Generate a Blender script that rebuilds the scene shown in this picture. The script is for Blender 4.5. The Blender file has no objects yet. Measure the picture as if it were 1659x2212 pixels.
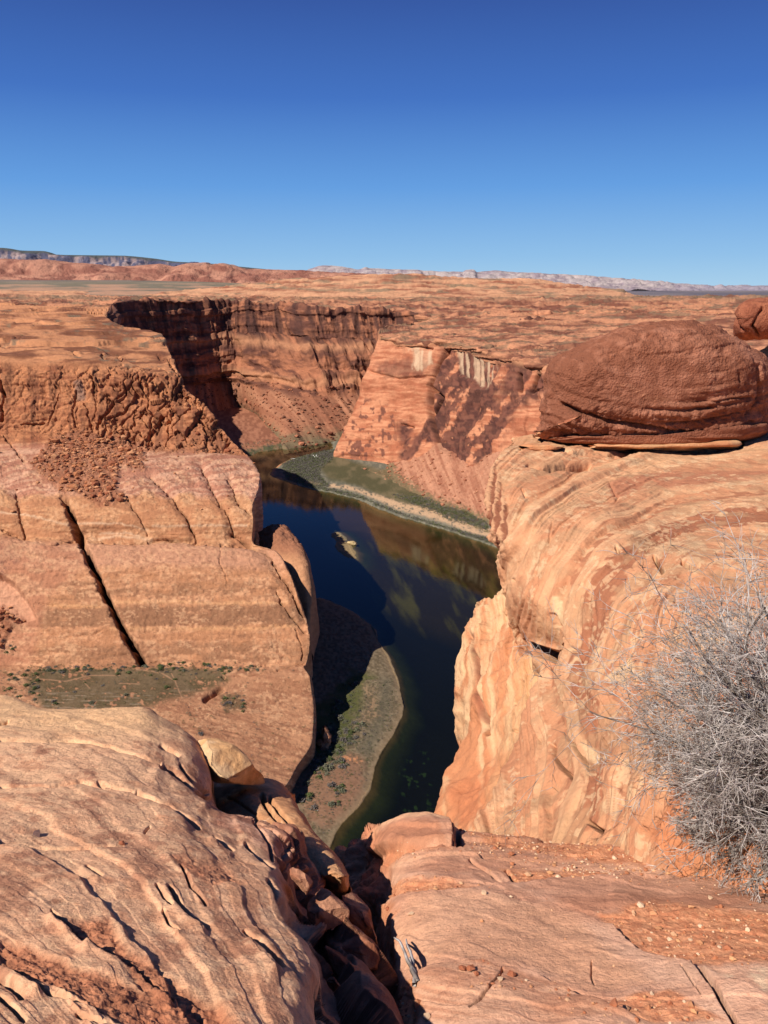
import bpy, math, random, time
import numpy as np
T0 = time.time()
random.seed(7)
R = math.radians
SC = bpy.context.scene
COL = SC.collection

# ------------------------------------------------------------------ camera, sky, sun, exposure
HORIZON = 622.0                       # survey frame: 1659 x 2212
FL = 1769.0
PITCH = math.atan((1106 - HORIZON) / FL)
cam_d = bpy.data.cameras.new('camera')
cam = bpy.data.objects.new('camera', cam_d)
COL.objects.link(cam)
cam.location = (0, 0, 0)
cam.rotation_euler = (math.pi / 2 - PITCH, 0, 0)
cam_d.sensor_fit = 'VERTICAL'
cam_d.sensor_height = 24.0
cam_d.lens = 24.0 * FL / 2212.0
cam_d.clip_start = 0.05
cam_d.clip_end = 200000
SC.camera = cam

SUN_EL = R(46.0)
SUN_AZ = math.atan2(-0.80, -0.60)     # direction towards the sun: (sin az, cos az)
world = bpy.data.worlds.new('World')
SC.world = world
world.use_nodes = True
wn = world.node_tree
wn.nodes.clear()
sky = wn.nodes.new('ShaderNodeTexSky')
sky.sky_type = 'NISHITA'
sky.sun_disc = False
sky.sun_elevation = SUN_EL
sky.sun_rotation = SUN_AZ
sky.altitude = 1300
sky.air_density = 1.0
sky.dust_density = 0.25
sky.ozone_density = 2.2
bg = wn.nodes.new('ShaderNodeBackground')
bg.inputs[1].default_value = 0.075
wo = wn.nodes.new('ShaderNodeOutputWorld')
hs = wn.nodes.new('ShaderNodeHueSaturation'); hs.inputs['Saturation'].default_value = 1.38; hs.inputs['Hue'].default_value = .51
wn.links.new(sky.outputs[0], hs.inputs['Color'])
# clear desert air: pull the pale yellow horizon of the model towards light blue
tcw = wn.nodes.new('ShaderNodeTexCoord'); sx = wn.nodes.new('ShaderNodeSeparateXYZ'); rp = wn.nodes.new('ShaderNodeValToRGB'); mxw = wn.nodes.new('ShaderNodeMix')
wn.links.new(tcw.outputs['Generated'], sx.inputs[0]); wn.links.new(sx.outputs[2], rp.inputs[0])
SKYC = [(-.02, (4.2, 7.0, 9.6)), (.035, (3.0, 5.8, 9.3)), (.11, (1.45, 3.9, 8.6)), (.2, (.66, 1.95, 6.2)), (.30, (.42, 1.02, 3.9)), (.5, (.24, .62, 2.3)), (1.0, (.16, .42, 1.7))]
rp.color_ramp.elements[0].position = 0
els = rp.color_ramp.elements
while len(els) < len(SKYC): els.new(.5)
for e_, (q_, c_) in zip(els, SKYC): e_.position = max(0, q_); e_.color = (*c_, 1)
mxw.data_type = 'RGBA'; mxw.inputs[0].default_value = .93
wn.links.new(hs.outputs[0], mxw.inputs[6]); wn.links.new(rp.outputs[0], mxw.inputs[7]); wn.links.new(mxw.outputs[2], bg.inputs[0])
wn.links.new(bg.outputs[0], wo.inputs[0])

sl = bpy.data.lights.new('sun', 'SUN')
sl.energy = 5.0
sl.angle = R(0.53)
sl.color = (1.0, 0.955, 0.87)
so = bpy.data.objects.new('sun', sl)
COL.objects.link(so)
from mathutils import Vector
TOSUN = Vector((math.sin(SUN_AZ) * math.cos(SUN_EL), math.cos(SUN_AZ) * math.cos(SUN_EL), math.sin(SUN_EL)))
so.rotation_euler = TOSUN.to_track_quat('Z', 'Y').to_euler()
so.location = (-20, -20, 30)
SC.view_settings.view_transform = 'Standard'
SC.view_settings.look = 'None'
SC.view_settings.exposure = 0.24
SC.view_settings.gamma = 1.0
SC.cycles.max_bounces = 5
SC.cycles.diffuse_bounces = 1
SC.cycles.glossy_bounces = 2
SC.cycles.transparent_max_bounces = 6
SC.cycles.use_denoising = True
SC.cycles.volume_bounces = 0
Q = 1.0          # mesh density

# ------------------------------------------------------------------ survey frame -> metres
FW = np.array([0, math.cos(PITCH), -math.sin(PITCH)])
UP = np.array([0, math.sin(PITCH), math.cos(PITCH)])
def P(px, py, d):
    """point seen at (px,py); d>0: distance forward in metres, d<0: height in metres"""
    v = np.array([(px - 829.5) / FL, 0, 0]) + UP * ((1106 - py) / FL) + FW
    return v * ((d / v[1]) if d > 0 else (d / v[2]))
def proj(p):
    dep = np.maximum(p @ FW, 1e-3)
    return 829.5 + FL * p[..., 0] / dep, 1106 - FL * (p @ UP) / dep
def crop(x0, y0, s):
    k = 0.54861 / s
    return lambda *pts: [(x0 * .54861 + a * k, y0 * .54861 + b * k) for a, b in pts]
c1 = crop(0, 900, 1.0972); c2 = crop(1300, 900, .9623); c3 = crop(0, 1600, 1.2762); c4 = crop(900, 1650, 1.264)
c5 = crop(1700, 1600, 1.2288); c6 = crop(0, 2700, 1.037); c7 = crop(1200, 3100, .9095); c8 = crop(1000, 3000, 2.143)
c9 = crop(2400, 2100, 1.58); cA = crop(1150, 2650, 2.765); cB = crop(1100, 1750, 5.53)

# ------------------------------------------------------------------ noise
_rng = np.random.RandomState(11)
PERM = _rng.permutation(4096).astype(np.int32)
PERM = np.concatenate([PERM, PERM])
VAL = _rng.rand(4096).astype(np.float32)
def _h(ix, iy, iz):
    a = PERM[ix & 4095]
    b = PERM[(a + iy) & 4095]
    return PERM[(b + iz) & 4095]
def noise(p, seed=0):
    p = np.asarray(p, dtype=np.float32) + np.float32(seed * 17.37 + 511.3)
    i = np.floor(p).astype(np.int32); f = p - i
    f = f * f * f * (f * (f * 6 - 15) + 10)
    x, y, z = i[:, 0], i[:, 1], i[:, 2]
    fx, fy, fz = f[:, 0], f[:, 1], f[:, 2]
    def v(dx, dy, dz): return VAL[_h(x + dx, y + dy, z + dz)]
    a = v(0, 0, 0) * (1 - fx) + v(1, 0, 0) * fx
    b = v(0, 1, 0) * (1 - fx) + v(1, 1, 0) * fx
    c = v(0, 0, 1) * (1 - fx) + v(1, 0, 1) * fx
    d = v(0, 1, 1) * (1 - fx) + v(1, 1, 1) * fx
    a = a * (1 - fy) + b * fy
    c = c * (1 - fy) + d * fy
    return (a * (1 - fz) + c * fz) * 2 - 1
def fbm(p, oc=4, seed=0, gain=.5, ridge=False):
    p = np.asarray(p, dtype=np.float32)
    s = 0; a = 1; n = 0
    for k in range(oc):
        q = noise(p * (2.03 ** k), seed + k * 3)
        if ridge: q = 1 - 2 * np.abs(q)
        s = s + a * q; n += a; a *= gain
    return s / n
def cells(p, seed=0, jit=.9):
    p = np.asarray(p, dtype=np.float32) + 300.0 + seed * 7.7
    i = np.floor(p).astype(np.int32)
    f1 = np.full(len(p), 9., np.float32); f2 = f1.copy(); idv = np.zeros(len(p), np.float32)
    for dx in (-1, 0, 1):
        for dy in (-1, 0, 1):
            for dz in (-1, 0, 1):
                c = i + np.array([dx, dy, dz], np.int32)
                h = _h(c[:, 0], c[:, 1], c[:, 2])
                o = np.stack([VAL[h], VAL[(h + 1371) & 4095], VAL[(h + 2743) & 4095]], 1)
                d = np.sqrt(((c + .5 + (o - .5) * jit - p) ** 2).sum(1))
                n1 = d < f1
                f2 = np.where(n1, f1, np.minimum(f2, d))
                idv = np.where(n1, VAL[(h + 777) & 4095], idv)
                f1 = np.where(n1, d, f1)
    return f1, f2, idv
def sstep(a, b, x):
    t = np.clip((x - a) / (b - a), 0, 1)
    return t * t * (3 - 2 * t)
def n1(t, seed=0):
    z = np.zeros_like(t)
    return noise(np.stack([t, z + .37, z + .71], 1), seed)
def ledge(t, seed=0, sharp=.75):
    """stepped beds: value per bed with a quick change at its edge"""
    i = np.floor(t); f = t - i
    a = VAL[(i.astype(np.int64) * 97 + seed * 31) & 4095]
    b = VAL[((i.astype(np.int64) + 1) * 97 + seed * 31) & 4095]
    return a + (b - a) * sstep(sharp, 1, f)
def pdist(px, py, line):
    """distance of points to a traced polyline"""
    d = np.full(px.shape, 1e9)
    L = np.array(line, float)
    for (x0, y0), (x1, y1) in zip(L[:-1], L[1:]):
        dx, dy = x1 - x0, y1 - y0
        t = np.clip(((px - x0) * dx + (py - y0) * dy) / (dx * dx + dy * dy + 1e-9), 0, 1)
        d = np.minimum(d, np.hypot(px - x0 - t * dx, py - y0 - t * dy))
    return d
def inpoly(px, py, poly):
    r = np.zeros(px.shape, bool)
    n = len(poly); j = n - 1
    for i in range(n):
        xi, yi = poly[i]; xj, yj = poly[j]
        c = ((yi > py) != (yj > py)) & (px < (xj - xi) * (py - yi) / (yj - yi + 1e-12) + xi)
        r ^= c; j = i
    return r
def pmask(px, py, poly, soft):
    """soft mask of a traced area"""
    bx = [q[0] for q in poly]; by = [q[1] for q in poly]
    near = (px > min(bx) - soft) & (px < max(bx) + soft) & (py > min(by) - soft) & (py < max(by) + soft)
    out = np.zeros(px.shape)
    if near.any():
        x, y = px[near], py[near]
        d = pdist(x, y, list(poly) + [poly[0]])
        d = np.where(inpoly(x, y, poly), d, -d)
        out[near] = sstep(-soft, soft, d)
    return out
def carve(px, py, line, w, jx=0, jy=0):
    """0..1 profile of a crack traced by a polyline"""
    L = np.array(line, float); m = w * 2.6
    x = px + jx; y = py + jy
    s = (x > L[:, 0].min() - m) & (x < L[:, 0].max() + m) & (y > L[:, 1].min() - m) & (y < L[:, 1].max() + m)
    out = np.zeros(px.shape)
    if s.any(): out[s] = np.exp(-(pdist(x[s], y[s], line) / w) ** 2 * 1.2)
    return out
def lin(r, g, b, k=.80):
    def f(c):
        c /= 255.
        return c / 12.92 if c <= .04045 else ((c + .055) / 1.055) ** 2.4
    return np.array([f(r), f(g), f(b)]) * k
def mix(a, b, t):
    t = np.asarray(t)
    if t.ndim == 1: t = t[:, None]
    return a * (1 - t) + b * t

# ------------------------------------------------------------------ surfaces
def pchip(Y, x, xn):
    """monotone cubic through control values Y[n,...] at x, evaluated at xn"""
    h = np.diff(x)
    sh = (-1,) + (1,) * (Y.ndim - 1)
    h_ = h.reshape(sh)
    dl = np.diff(Y, axis=0) / h_
    m = np.zeros_like(Y)
    if len(x) > 2:
        w1 = 2 * h_[1:] + h_[:-1]; w2 = h_[1:] + 2 * h_[:-1]
        a, b = dl[:-1], dl[1:]
        ok = (a * b) > 0
        with np.errstate(all='ignore'):
            hm = (w1 + w2) / (w1 / np.where(ok, a, 1) + w2 / np.where(ok, b, 1))
        m[1:-1] = np.where(ok, hm, 0)
    m[0] = dl[0]; m[-1] = dl[-1]
    k = np.clip(np.searchsorted(x, xn, side='right') - 1, 0, len(x) - 2)
    t = (xn - x[k]) / h[k]
    t_ = t.reshape(sh); hk = h[k].reshape(sh)
    return ((2 * t_ ** 3 - 3 * t_ ** 2 + 1) * Y[k] + (t_ ** 3 - 2 * t_ ** 2 + t_) * hk * m[k]
            + (-2 * t_ ** 3 + 3 * t_ ** 2) * Y[k + 1] + (t_ ** 3 - t_ ** 2) * hk * m[k + 1])
def dense(net, step, cap=260, mincnt=4):
    """control net [rows, cols, 3] -> dense grid, spacing about `step` survey pixels"""
    net = np.asarray(net, float)
    net = pchip(net, np.arange(net.shape[0], dtype=float), np.linspace(0, net.shape[0] - 1, (net.shape[0] - 1) * 1 + 1))
    qx, qy = proj(net.reshape(-1, 3)); qx = np.clip(qx.reshape(net.shape[:2]), -300, 1960); qy = np.clip(qy.reshape(net.shape[:2]), 300, 2500)
    def params(ax):
        dd = np.hypot(np.diff(qx, axis=ax), np.diff(qy, axis=ax))
        L = dd.max(axis=1 - ax) if ax == 0 else dd.max(axis=0)
        out = []
        for i, l in enumerate(L):
            n = int(np.clip(l / step * Q, mincnt, cap))
            out.append(i + np.arange(n) / n)
        out.append([len(L)])
        return np.concatenate(out)
    u = params(0); v = params(1)
    g = pchip(net, np.arange(net.shape[0], dtype=float), u)
    g = pchip(np.swapaxes(g, 0, 1), np.arange(net.shape[1], dtype=float), v)
    return np.swapaxes(g, 0, 1), u, v
def gnormals(g):
    du = np.gradient(g, axis=0); dv = np.gradient(g, axis=1)
    n = np.cross(du, dv)
    n /= np.linalg.norm(n, axis=2, keepdims=True) + 1e-12
    return n
def meshgrid(name, g, colr=None, mat=None, flip=False, parent=None):
    M, N = g.shape[:2]
    idx = np.arange(M * N, dtype=np.int32).reshape(M, N)
    q = np.stack([idx[:-1, :-1], idx[1:, :-1], idx[1:, 1:], idx[:-1, 1:]], -1).reshape(-1, 4)
    if flip: q = q[:, ::-1]
    me = bpy.data.meshes.new(name)
    me.vertices.add(M * N)
    me.vertices.foreach_set('co', g.reshape(-1).astype(np.float32))
    me.loops.add(q.size)
    me.loops.foreach_set('vertex_index', q.reshape(-1).astype(np.int32))
    me.polygons.add(len(q))
    me.polygons.foreach_set('loop_start', np.arange(0, q.size, 4, dtype=np.int32))
    me.polygons.foreach_set('loop_total', np.full(len(q), 4, np.int32))
    me.update(calc_edges=True)
    me.polygons.foreach_set('use_smooth', np.ones(len(q), bool))
    if colr is not None:
        at = me.color_attributes.new('Col', 'FLOAT_COLOR', 'POINT')
        c = np.ones((M * N, 4), np.float32); c[:, :3] = colr
        at.data.foreach_set('color', c.reshape(-1))
    o = bpy.data.objects.new(name, me)
    COL.objects.link(o)
    if mat: me.materials.append(mat)
    if parent: o.parent = parent
    return o
def tag(o, label=None, cat=None, group=None, kind=None):
    if label: o['label'] = label
    if cat: o['category'] = cat
    if group: o['group'] = group
    if kind: o['kind'] = kind
    return o
GR = {}
def surface(name, net, step, shape=None, colour=None, mat=None, cap=260, kind='structure', label=None, cat=None, post=None, toward=None, gain=1.0):
    """loft a control net, push it in and out along its normals, colour it"""
    g, u, v = dense(net, step, cap)
    n = gnormals(g)
    M, N = g.shape[:2]
    fp = g.reshape(-1, 3); fn = n.reshape(-1, 3)
    vis = (fn * fp).sum(1) / (np.linalg.norm(fp, axis=1) + 1e-9)
    if toward is None:
        s = -1 if np.mean(vis) > 0 else 1
    else:
        s = 1 if (fn @ np.array(toward)).mean() > 0 else -1
    n = n * s; fn = n.reshape(-1, 3)
    px, py = proj(fp)
    U = np.repeat(u, N); V = np.tile(v, M)
    ctx = dict(p=fp, n=fn, px=px, py=py, u=U, v=V, M=M, N=N, g=g)
    if shape is not None:
        d = shape(ctx)
        if d.ndim == 2: g2 = (fp + d).reshape(M, N, 3)
        else: g2 = (fp + fn * d[:, None]).reshape(M, N, 3)
    else:
        g2 = g; 
    ctx['p2'] = g2.reshape(-1, 3)
    ctx['n2'] = (gnormals(g2) * s).reshape(-1, 3)
    col = colour(ctx) if colour is not None else None
    if col is not None:      # dustier, paler stone
        lum = (col @ np.array([.3, .5, .2]))[:, None] * np.array([1.12, .96, .88])
        col = (col * .9 + lum * .1) * gain
    o = meshgrid(name, g2, np.clip(col, .005, .95) if col is not None else None, mat, flip=(s < 0))
    ctx['col'] = col
    GR[name] = ctx
    tag(o, label, cat, kind=kind)
    print('%-24s %d x %d  %.1fs' % (name, M, N, time.time() - T0))
    return o
def net_px(rows):
    """rows of (px,py,d) control points"""
    return np.array([[P(*q) for q in r] for r in rows])
def resample_px(row, xs):
    r = np.array(row, float)
    return [(x, np.interp(x, r[:, 0], r[:, 1]), np.interp(x, r[:, 0], r[:, 2])) for x in xs]

# ------------------------------------------------------------------ materials
def rock_mat(name, scale, bump, dist, pits=0., tint=.16, rough=.92):
    """vertex-coloured stone with grain: scale = size of the coarse grain in 1/m"""
    m = bpy.data.materials.new(name); m.use_nodes = True
    nt = m.node_tree; N = nt.nodes; L = nt.links
    b = N['Principled BSDF']; b.inputs['Roughness'].default_value = rough
    b.inputs['Specular IOR Level'].default_value = .15
    at = N.new('ShaderNodeAttribute'); at.attribute_name = 'Col'
    tc = N.new('ShaderNodeTexCoord')
    n1_ = N.new('ShaderNodeTexNoise'); n1_.inputs['Scale'].default_value = scale; n1_.inputs['Detail'].default_value = 9; n1_.inputs['Roughness'].default_value = .62
    n2_ = N.new('ShaderNodeTexNoise'); n2_.inputs['Scale'].default_value = scale * 6.3; n2_.inputs['Detail'].default_value = 5; n2_.inputs['Roughness'].default_value = .7
    L.new(tc.outputs['Object'], n1_.inputs['Vector']); L.new(tc.outputs['Object'], n2_.inputs['Vector'])
    mr = N.new('ShaderNodeMapRange'); mr.inputs['From Min'].default_value = .28; mr.inputs['From Max'].default_value = .72
    mr.inputs['To Min'].default_value = 1 - tint; mr.inputs['To Max'].default_value = 1 + tint
    L.new(n1_.outputs[0], mr.inputs['Value'])
    mr2 = N.new('ShaderNodeMapRange'); mr2.inputs['From Min'].default_value = .3; mr2.inputs['From Max'].default_value = .7
    mr2.inputs['To Min'].default_value = 1 - tint * .7; mr2.inputs['To Max'].default_value = 1 + tint * .7
    L.new(n2_.outputs[0], mr2.inputs['Value'])
    mu = N.new('ShaderNodeMath'); mu.operation = 'MULTIPLY'
    L.new(mr.outputs[0], mu.inputs[0]); L.new(mr2.outputs[0], mu.inputs[1])
    vm = N.new('ShaderNodeVectorMath'); vm.operation = 'SCALE'
    L.new(at.outputs['Color'], vm.inputs[0]); L.new(mu.outputs[0], vm.inputs['Scale'])
    L.new(vm.outputs[0], b.inputs['Base Color'])
    ad = N.new('ShaderNodeMath'); ad.operation = 'MULTIPLY_ADD'; ad.inputs[1].default_value = .35
    L.new(n2_.outputs[0], ad.inputs[0]); L.new(n1_.outputs[0], ad.inputs[2])
    hsrc = ad.outputs[0]
    if pits:
        vo = N.new('ShaderNodeTexVoronoi'); vo.inputs['Scale'].default_value = scale * 4; vo.feature = 'F1'
        L.new(tc.outputs['Object'], vo.inputs['Vector'])
        a2 = N.new('ShaderNodeMath'); a2.operation = 'MULTIPLY_ADD'; a2.inputs[1].default_value = pits
        L.new(vo.outputs['Distance'], a2.inputs[0]); L.new(hsrc, a2.inputs[2]); hsrc = a2.outputs[0]
    bp = N.new('ShaderNodeBump'); bp.inputs['Strength'].default_value = bump; bp.inputs['Distance'].default_value = dist
    L.new(hsrc, bp.inputs['Height']); L.new(bp.outputs[0], b.inputs['Normal'])
    return m
MAT_FAR = rock_mat('desert_rock_far', .02, .6, 9)
MAT_MID = rock_mat('sandstone_cliff', .09, .75, 2.2)
MAT_BUTTE = rock_mat('sandstone_butte', .32, 1.0, 1.1)
MAT_NEAR = rock_mat('slickrock', 14., .85, .018, tint=.17)
MAT_OUT = rock_mat('banded_sandstone', 6., .8, .035, tint=.13)
MAT_BOULD = rock_mat('red_boulder_stone', 9., 1.0, .04, pits=.3, tint=.14)
MAT_SAND = rock_mat('river_bank', .35, .4, .5, tint=.18)
MAT_HILL = rock_mat('hill_rock', .004, .8, 60)
# ================================================================== far ground, hills, plateau
def plain_net():
    ys = [(600, 99000), (623.2, 70000), (624.6, 30000), (627, 14000), (632, 7000), (640, 4500), (650, 3300), (668, 2600)]
    rows = []
    for k, Y in enumerate([90000, 50000, 26000, 14000, 8000, 5200, 3800, 2900, 2400]):
        z = -[75, 72, 70, 68, 66, 62, 52, 45, 60][k]
        rows.append([(math.tan(R(a)) * Y, Y, z) for a in (-50, -32, -24, -12, 0, 12, 24, 32, 50)])
    return rows
PINK = lin(206, 150, 128); ORG = lin(216, 150, 108); DKO = lin(176, 108, 78); SAGE = lin(140, 128, 100); RUST = lin(150, 84, 62)
def plain_shape(c):
    p = c['p']; Y = p[:, 1]
    return fbm(p * [1/900, 1/900, 0], 4, 3) * np.where(Y > 6000, 1.5, 3.0)
def plain_col(c):
    p = c['p']; px, py = c['px'], c['py']
    s = fbm(np.stack([px / 160, py / 5, px * 0], 1), 4, 5)
    col = mix(lin(196, 136, 112), lin(186, 150, 130), sstep(-.3, .4, s))
    col = mix(col, lin(205, 150, 132), sstep(1150, 1350, px) * sstep(640, 652, py))
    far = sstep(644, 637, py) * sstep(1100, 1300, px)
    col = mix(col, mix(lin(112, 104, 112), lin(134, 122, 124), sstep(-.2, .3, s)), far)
    col = mix(col, lin(142, 138, 112), sstep(700, 300, px) * sstep(.55, .0, np.abs(py - 612) / 60))
    return col
surface('desert_plain', plain_net(), 3.2, plain_shape, plain_col, MAT_FAR, cap=120)

def hill(name, sky_, base_y, Yd, thick, colour, relief, step=1.6, label=None, mat=MAT_HILL, zb=-75, rid=1.0, slope=.45, shape=None):
    """a range of hills or mesas: traced skyline at its true distance, face, base and back slope"""
    sky_ = np.array(sky_, float)
    xs = np.interp(np.arange(0, len(sky_) - 1 + 1e-6, 1.0), np.arange(len(sky_)), sky_[:, 0])
    rows = [[], [], [], [], []]
    for x in xs:
        y = np.interp(x, sky_[:, 0], sky_[:, 1])
        t = np.array(P(x, y, Yd))
        b = np.array([t[0] * (1 - thick / Yd), Yd - thick, zb])
        H = t[2] - zb
        rows[0].append(t + [0, thick * 2, -H * 1.1]); rows[1].append(t + [0, thick * .35, -H * .02])
        rows[2].append(t); rows[3].append(t * (1 - slope) + b * slope if slope < 1 else b); rows[4].append(b)
    net = np.array(rows)
    if shape is None:
        def shape(c):
            p = c['p']
            q = p / relief * [1, 1, .25]
            return (fbm(q, 5, 9, ridge=True) - .45) * relief * .22 * rid * (.25 + .75 * sstep(2.0, 2.6, c['u'])) * sstep(0, .8, c['u']) 
    return surface(name, net, step, shape, colour, mat, cap=160, label=label)

# mesa far left, blue of distance haze painted into its colour (about 14 km off)
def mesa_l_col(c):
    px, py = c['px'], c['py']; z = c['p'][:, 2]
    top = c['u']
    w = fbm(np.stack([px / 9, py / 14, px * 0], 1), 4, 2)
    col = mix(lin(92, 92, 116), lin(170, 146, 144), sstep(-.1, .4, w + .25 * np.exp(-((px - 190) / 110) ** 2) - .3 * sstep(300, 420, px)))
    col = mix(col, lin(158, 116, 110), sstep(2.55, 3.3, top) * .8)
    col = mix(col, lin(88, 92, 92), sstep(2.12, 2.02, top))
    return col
def mesa_l_shape(c):
    p = c['p']
    r = fbm(p * [1/420, 1/420, 1/3000], 4, 31, ridge=True)
    return r * 110 * sstep(1.9, 2.2, c['u']) * sstep(4, 3.4, c['u']) 
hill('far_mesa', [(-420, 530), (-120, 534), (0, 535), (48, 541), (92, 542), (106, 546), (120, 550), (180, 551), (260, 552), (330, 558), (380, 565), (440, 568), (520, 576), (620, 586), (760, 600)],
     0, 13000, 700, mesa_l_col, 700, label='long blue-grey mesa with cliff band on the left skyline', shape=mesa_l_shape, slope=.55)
# pale mesa range centre to right (about 24 km off)
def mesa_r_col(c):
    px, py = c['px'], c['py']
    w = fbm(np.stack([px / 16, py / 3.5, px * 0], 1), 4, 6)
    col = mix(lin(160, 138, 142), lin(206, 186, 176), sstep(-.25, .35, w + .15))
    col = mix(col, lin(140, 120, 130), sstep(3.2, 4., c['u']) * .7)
    return mix(col, lin(148, 140, 160), .22 + .5 * sstep(1350, 1600, px))  # distance haze painted in as a blue-grey tint, stronger on the right
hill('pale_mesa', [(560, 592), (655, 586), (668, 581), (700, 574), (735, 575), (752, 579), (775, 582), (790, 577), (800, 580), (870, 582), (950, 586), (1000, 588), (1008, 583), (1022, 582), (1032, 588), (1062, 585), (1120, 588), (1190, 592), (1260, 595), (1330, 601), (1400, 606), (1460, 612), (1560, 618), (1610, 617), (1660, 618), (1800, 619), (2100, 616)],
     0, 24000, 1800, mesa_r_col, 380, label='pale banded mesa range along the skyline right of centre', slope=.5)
# pink slickrock hills, left to centre (6 km)
def pink_col(c):
    px, py = c['px'], c['py']
    w = fbm(np.stack([px / 30, py / 6, px * 0], 1), 5, 8)
    col = mix(lin(158, 98, 80), lin(204, 140, 112), sstep(-.35, .35, w))
    col = mix(col, lin(196, 160, 142), sstep(380, 480, px) * sstep(584, 572, py) * .6)
    return mix(col, lin(140, 124, 106), sstep(3.35, 4, c['u']) * .8)
hill('pink_hills', [(-420, 560), (-100, 558), (0, 560), (70, 562), (100, 560), (130, 566), (190, 571), (240, 576), (300, 573), (330, 573), (345, 571), (372, 575), (415, 569), (445, 568), (452, 572), (462, 574), (482, 570), (496, 574), (505, 578), (520, 580), (560, 581), (600, 584), (640, 585), (690, 588), (740, 591), (820, 597), (950, 603)],
     0, 6500, 900, pink_col, 260, label='pink slickrock hills in front of the long mesa', zb=-62, slope=.5, rid=.8)
# orange slickrock swell, centre (3 km)
def swell_col(c):
    px, py = c['px'], c['py']
    w = fbm(np.stack([px / 70, py / 3.2, px * 0], 1), 5, 12)
    col = mix(lin(170, 102, 72), lin(224, 160, 116), sstep(-.4, .15, w))
    w2 = fbm(np.stack([px / 60, py / 5, px * 0], 1), 3, 14)
    return mix(col, lin(142, 120, 92), sstep(.05, .3, w2) * .8)
def swell_shape(c):
    p = c['p']
    q = p * [1/60, 1/45, 1/10]
    return fbm(q, 4, 15, ridge=True) * 6 + (ledge(p[:, 2] / 5 + fbm(p / 150, 3, 16) * 2.5, 4) - .5) * 6
hill('slickrock_swell', [(-500, 632), (-100, 629), (150, 632), (260, 640), (400, 628), (560, 610), (590, 606), (650, 601), (700, 597), (760, 595), (830, 593), (900, 593), (940, 596), (1000, 599), (1060, 601), (1120, 602), (1170, 605), (1230, 612), (1290, 622), (1330, 624), (1352, 632), (1380, 640), (1460, 650), (1900, 655)],
     0, 3300, 900, swell_col, 60, label='orange slickrock swell behind the canyon rim', zb=-50, slope=.5, mat=MAT_FAR, shape=swell_shape)

def flat_rows():
    xs = [-600, -200, 0, 200, 400, 500, 580, 680, 800]
    dr = [0, 0, 0, 1, 3, 6, 10, 18, 30]
    return [[P(x, y + d * k, Y) for x, d in zip(xs, dr)] for y, Y, k in ((640, 6800, 1), (604, 6300, 1), (607, 5600, 1), (612, 4900, 1), (619, 4200, .8), (627, 3700, .5), (634, 3300, .2), (646, 3000, 0))]
def flat_col(c):
    px, py = c['px'], c['py']
    s = fbm(np.stack([px / 90, py / 2.2, px * 0], 1), 4, 46)
    col = mix(lin(132, 120, 98), lin(156, 138, 114), sstep(-.3, .3, s))
    col = mix(col, lin(206, 150, 116), sstep(-.05, .3, s + sstep(610, 628, py) * .3) * sstep(608, 618, py) * .8)
    return mix(col, lin(116, 104, 104), sstep(611, 604, py) * .7)
surface('sage_flat', flat_rows(), 2.0, lambda c: fbm(c['p'] / 500, 3, 47) * 4, flat_col, MAT_FAR, cap=100, label='grey-green sage flat below the pink hills', toward=(0, 0, 1))
# ------------------------------------------------------------------ plateau tableland behind both rims
def plateau_rows():
    xs = [-700, -300, 0, 230, 300, 400, 500, 600, 700, 800, 850, 960, 1100, 1300, 1500, 1700, 2100]
    R0 = [(x, 645, 3100) for x in xs]
    back = [(x, 641, 2900) for x in xs]
    b2 = [(x, 645, 2600) for x in xs]
    mid = resample_px([(-700, 655, 2250), (150, 655, 2250), (300, 648, 2300), (500, 647, 2350), (700, 653, 2350), (850, 660, 2350), (1000, 662, 2300), (2100, 660, 2300)], xs)
    rim = resample_px([(-700, 662, 1950), (0, 660, 1950), (230, 657, 1880), (250, 652, 1850), (300, 649, 1980), (345, 647, 2020), (400, 649, 2070), (490, 649, 2160), (530, 654, 2160), (600, 657, 2160),
                       (680, 667, 2060), (760, 669, 2060), (850, 672, 2060), (900, 679, 2010), (960, 690, 1950), (1100, 680, 2000), (2100, 676, 2000)], xs)
    return [[P(*q) for q in r] for r in (R0, back, b2, mid, rim)] + [[P(x, y, d) + (np.array([0, 6, -16]) if x > 235 else np.array([40, -260, -22])) for x, y, d in rim]]
def strat_col(px, py, light=(214, 142, 100), dark=(140, 82, 60), seed=0, sx=90, sy=3.0):
    w = fbm(np.stack([px / sx, py / sy, px * 0], 1), 5, 20 + seed)
    w2 = fbm(np.stack([px / 40, py / 12, px * 0], 1), 3, 33 + seed)
    f3 = fbm(np.stack([px / (sx * .3), py / (sy * .5), px * 0], 1), 3, 37 + seed)
    return mix(lin(*dark), lin(*light), sstep(-.35, .2, w + w2 * .25 + f3 * .35))
def plat_col(c):
    px, py = c['px'], c['py']
    col = strat_col(px, py, sx=55, sy=3.5)
    s = fbm(np.stack([px / 60, py / 3, px * 0], 1), 4, 41)
    g = sstep(.75, .0, np.abs(py - 640) / 22) * sstep(-.35, .15, s)
    g = np.maximum(g, sstep(.08, .3, fbm(np.stack([px / 34, py / 3, px * 0], 1), 4, 49)) * .8)
    return mix(col, lin(136, 116, 88), g * .85)
def plat_shape(c):
    p = c['p']
    return fbm(p * [1/90, 1/50, 0], 4, 44) * 3.5 + np.maximum(fbm(p * [1/38, 1/60, 0], 4, 48, ridge=True) - .1, 0) * 9 + (ledge(p[:, 1] / 34 + fbm(p / 120, 3, 45) * 2, 3) - .5) * 5
surface('plateau', plateau_rows(), 1.8, plat_shape, plat_col, MAT_FAR, cap=140, label='orange slickrock tableland behind the canyon', toward=(0, 0, 1))

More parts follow.
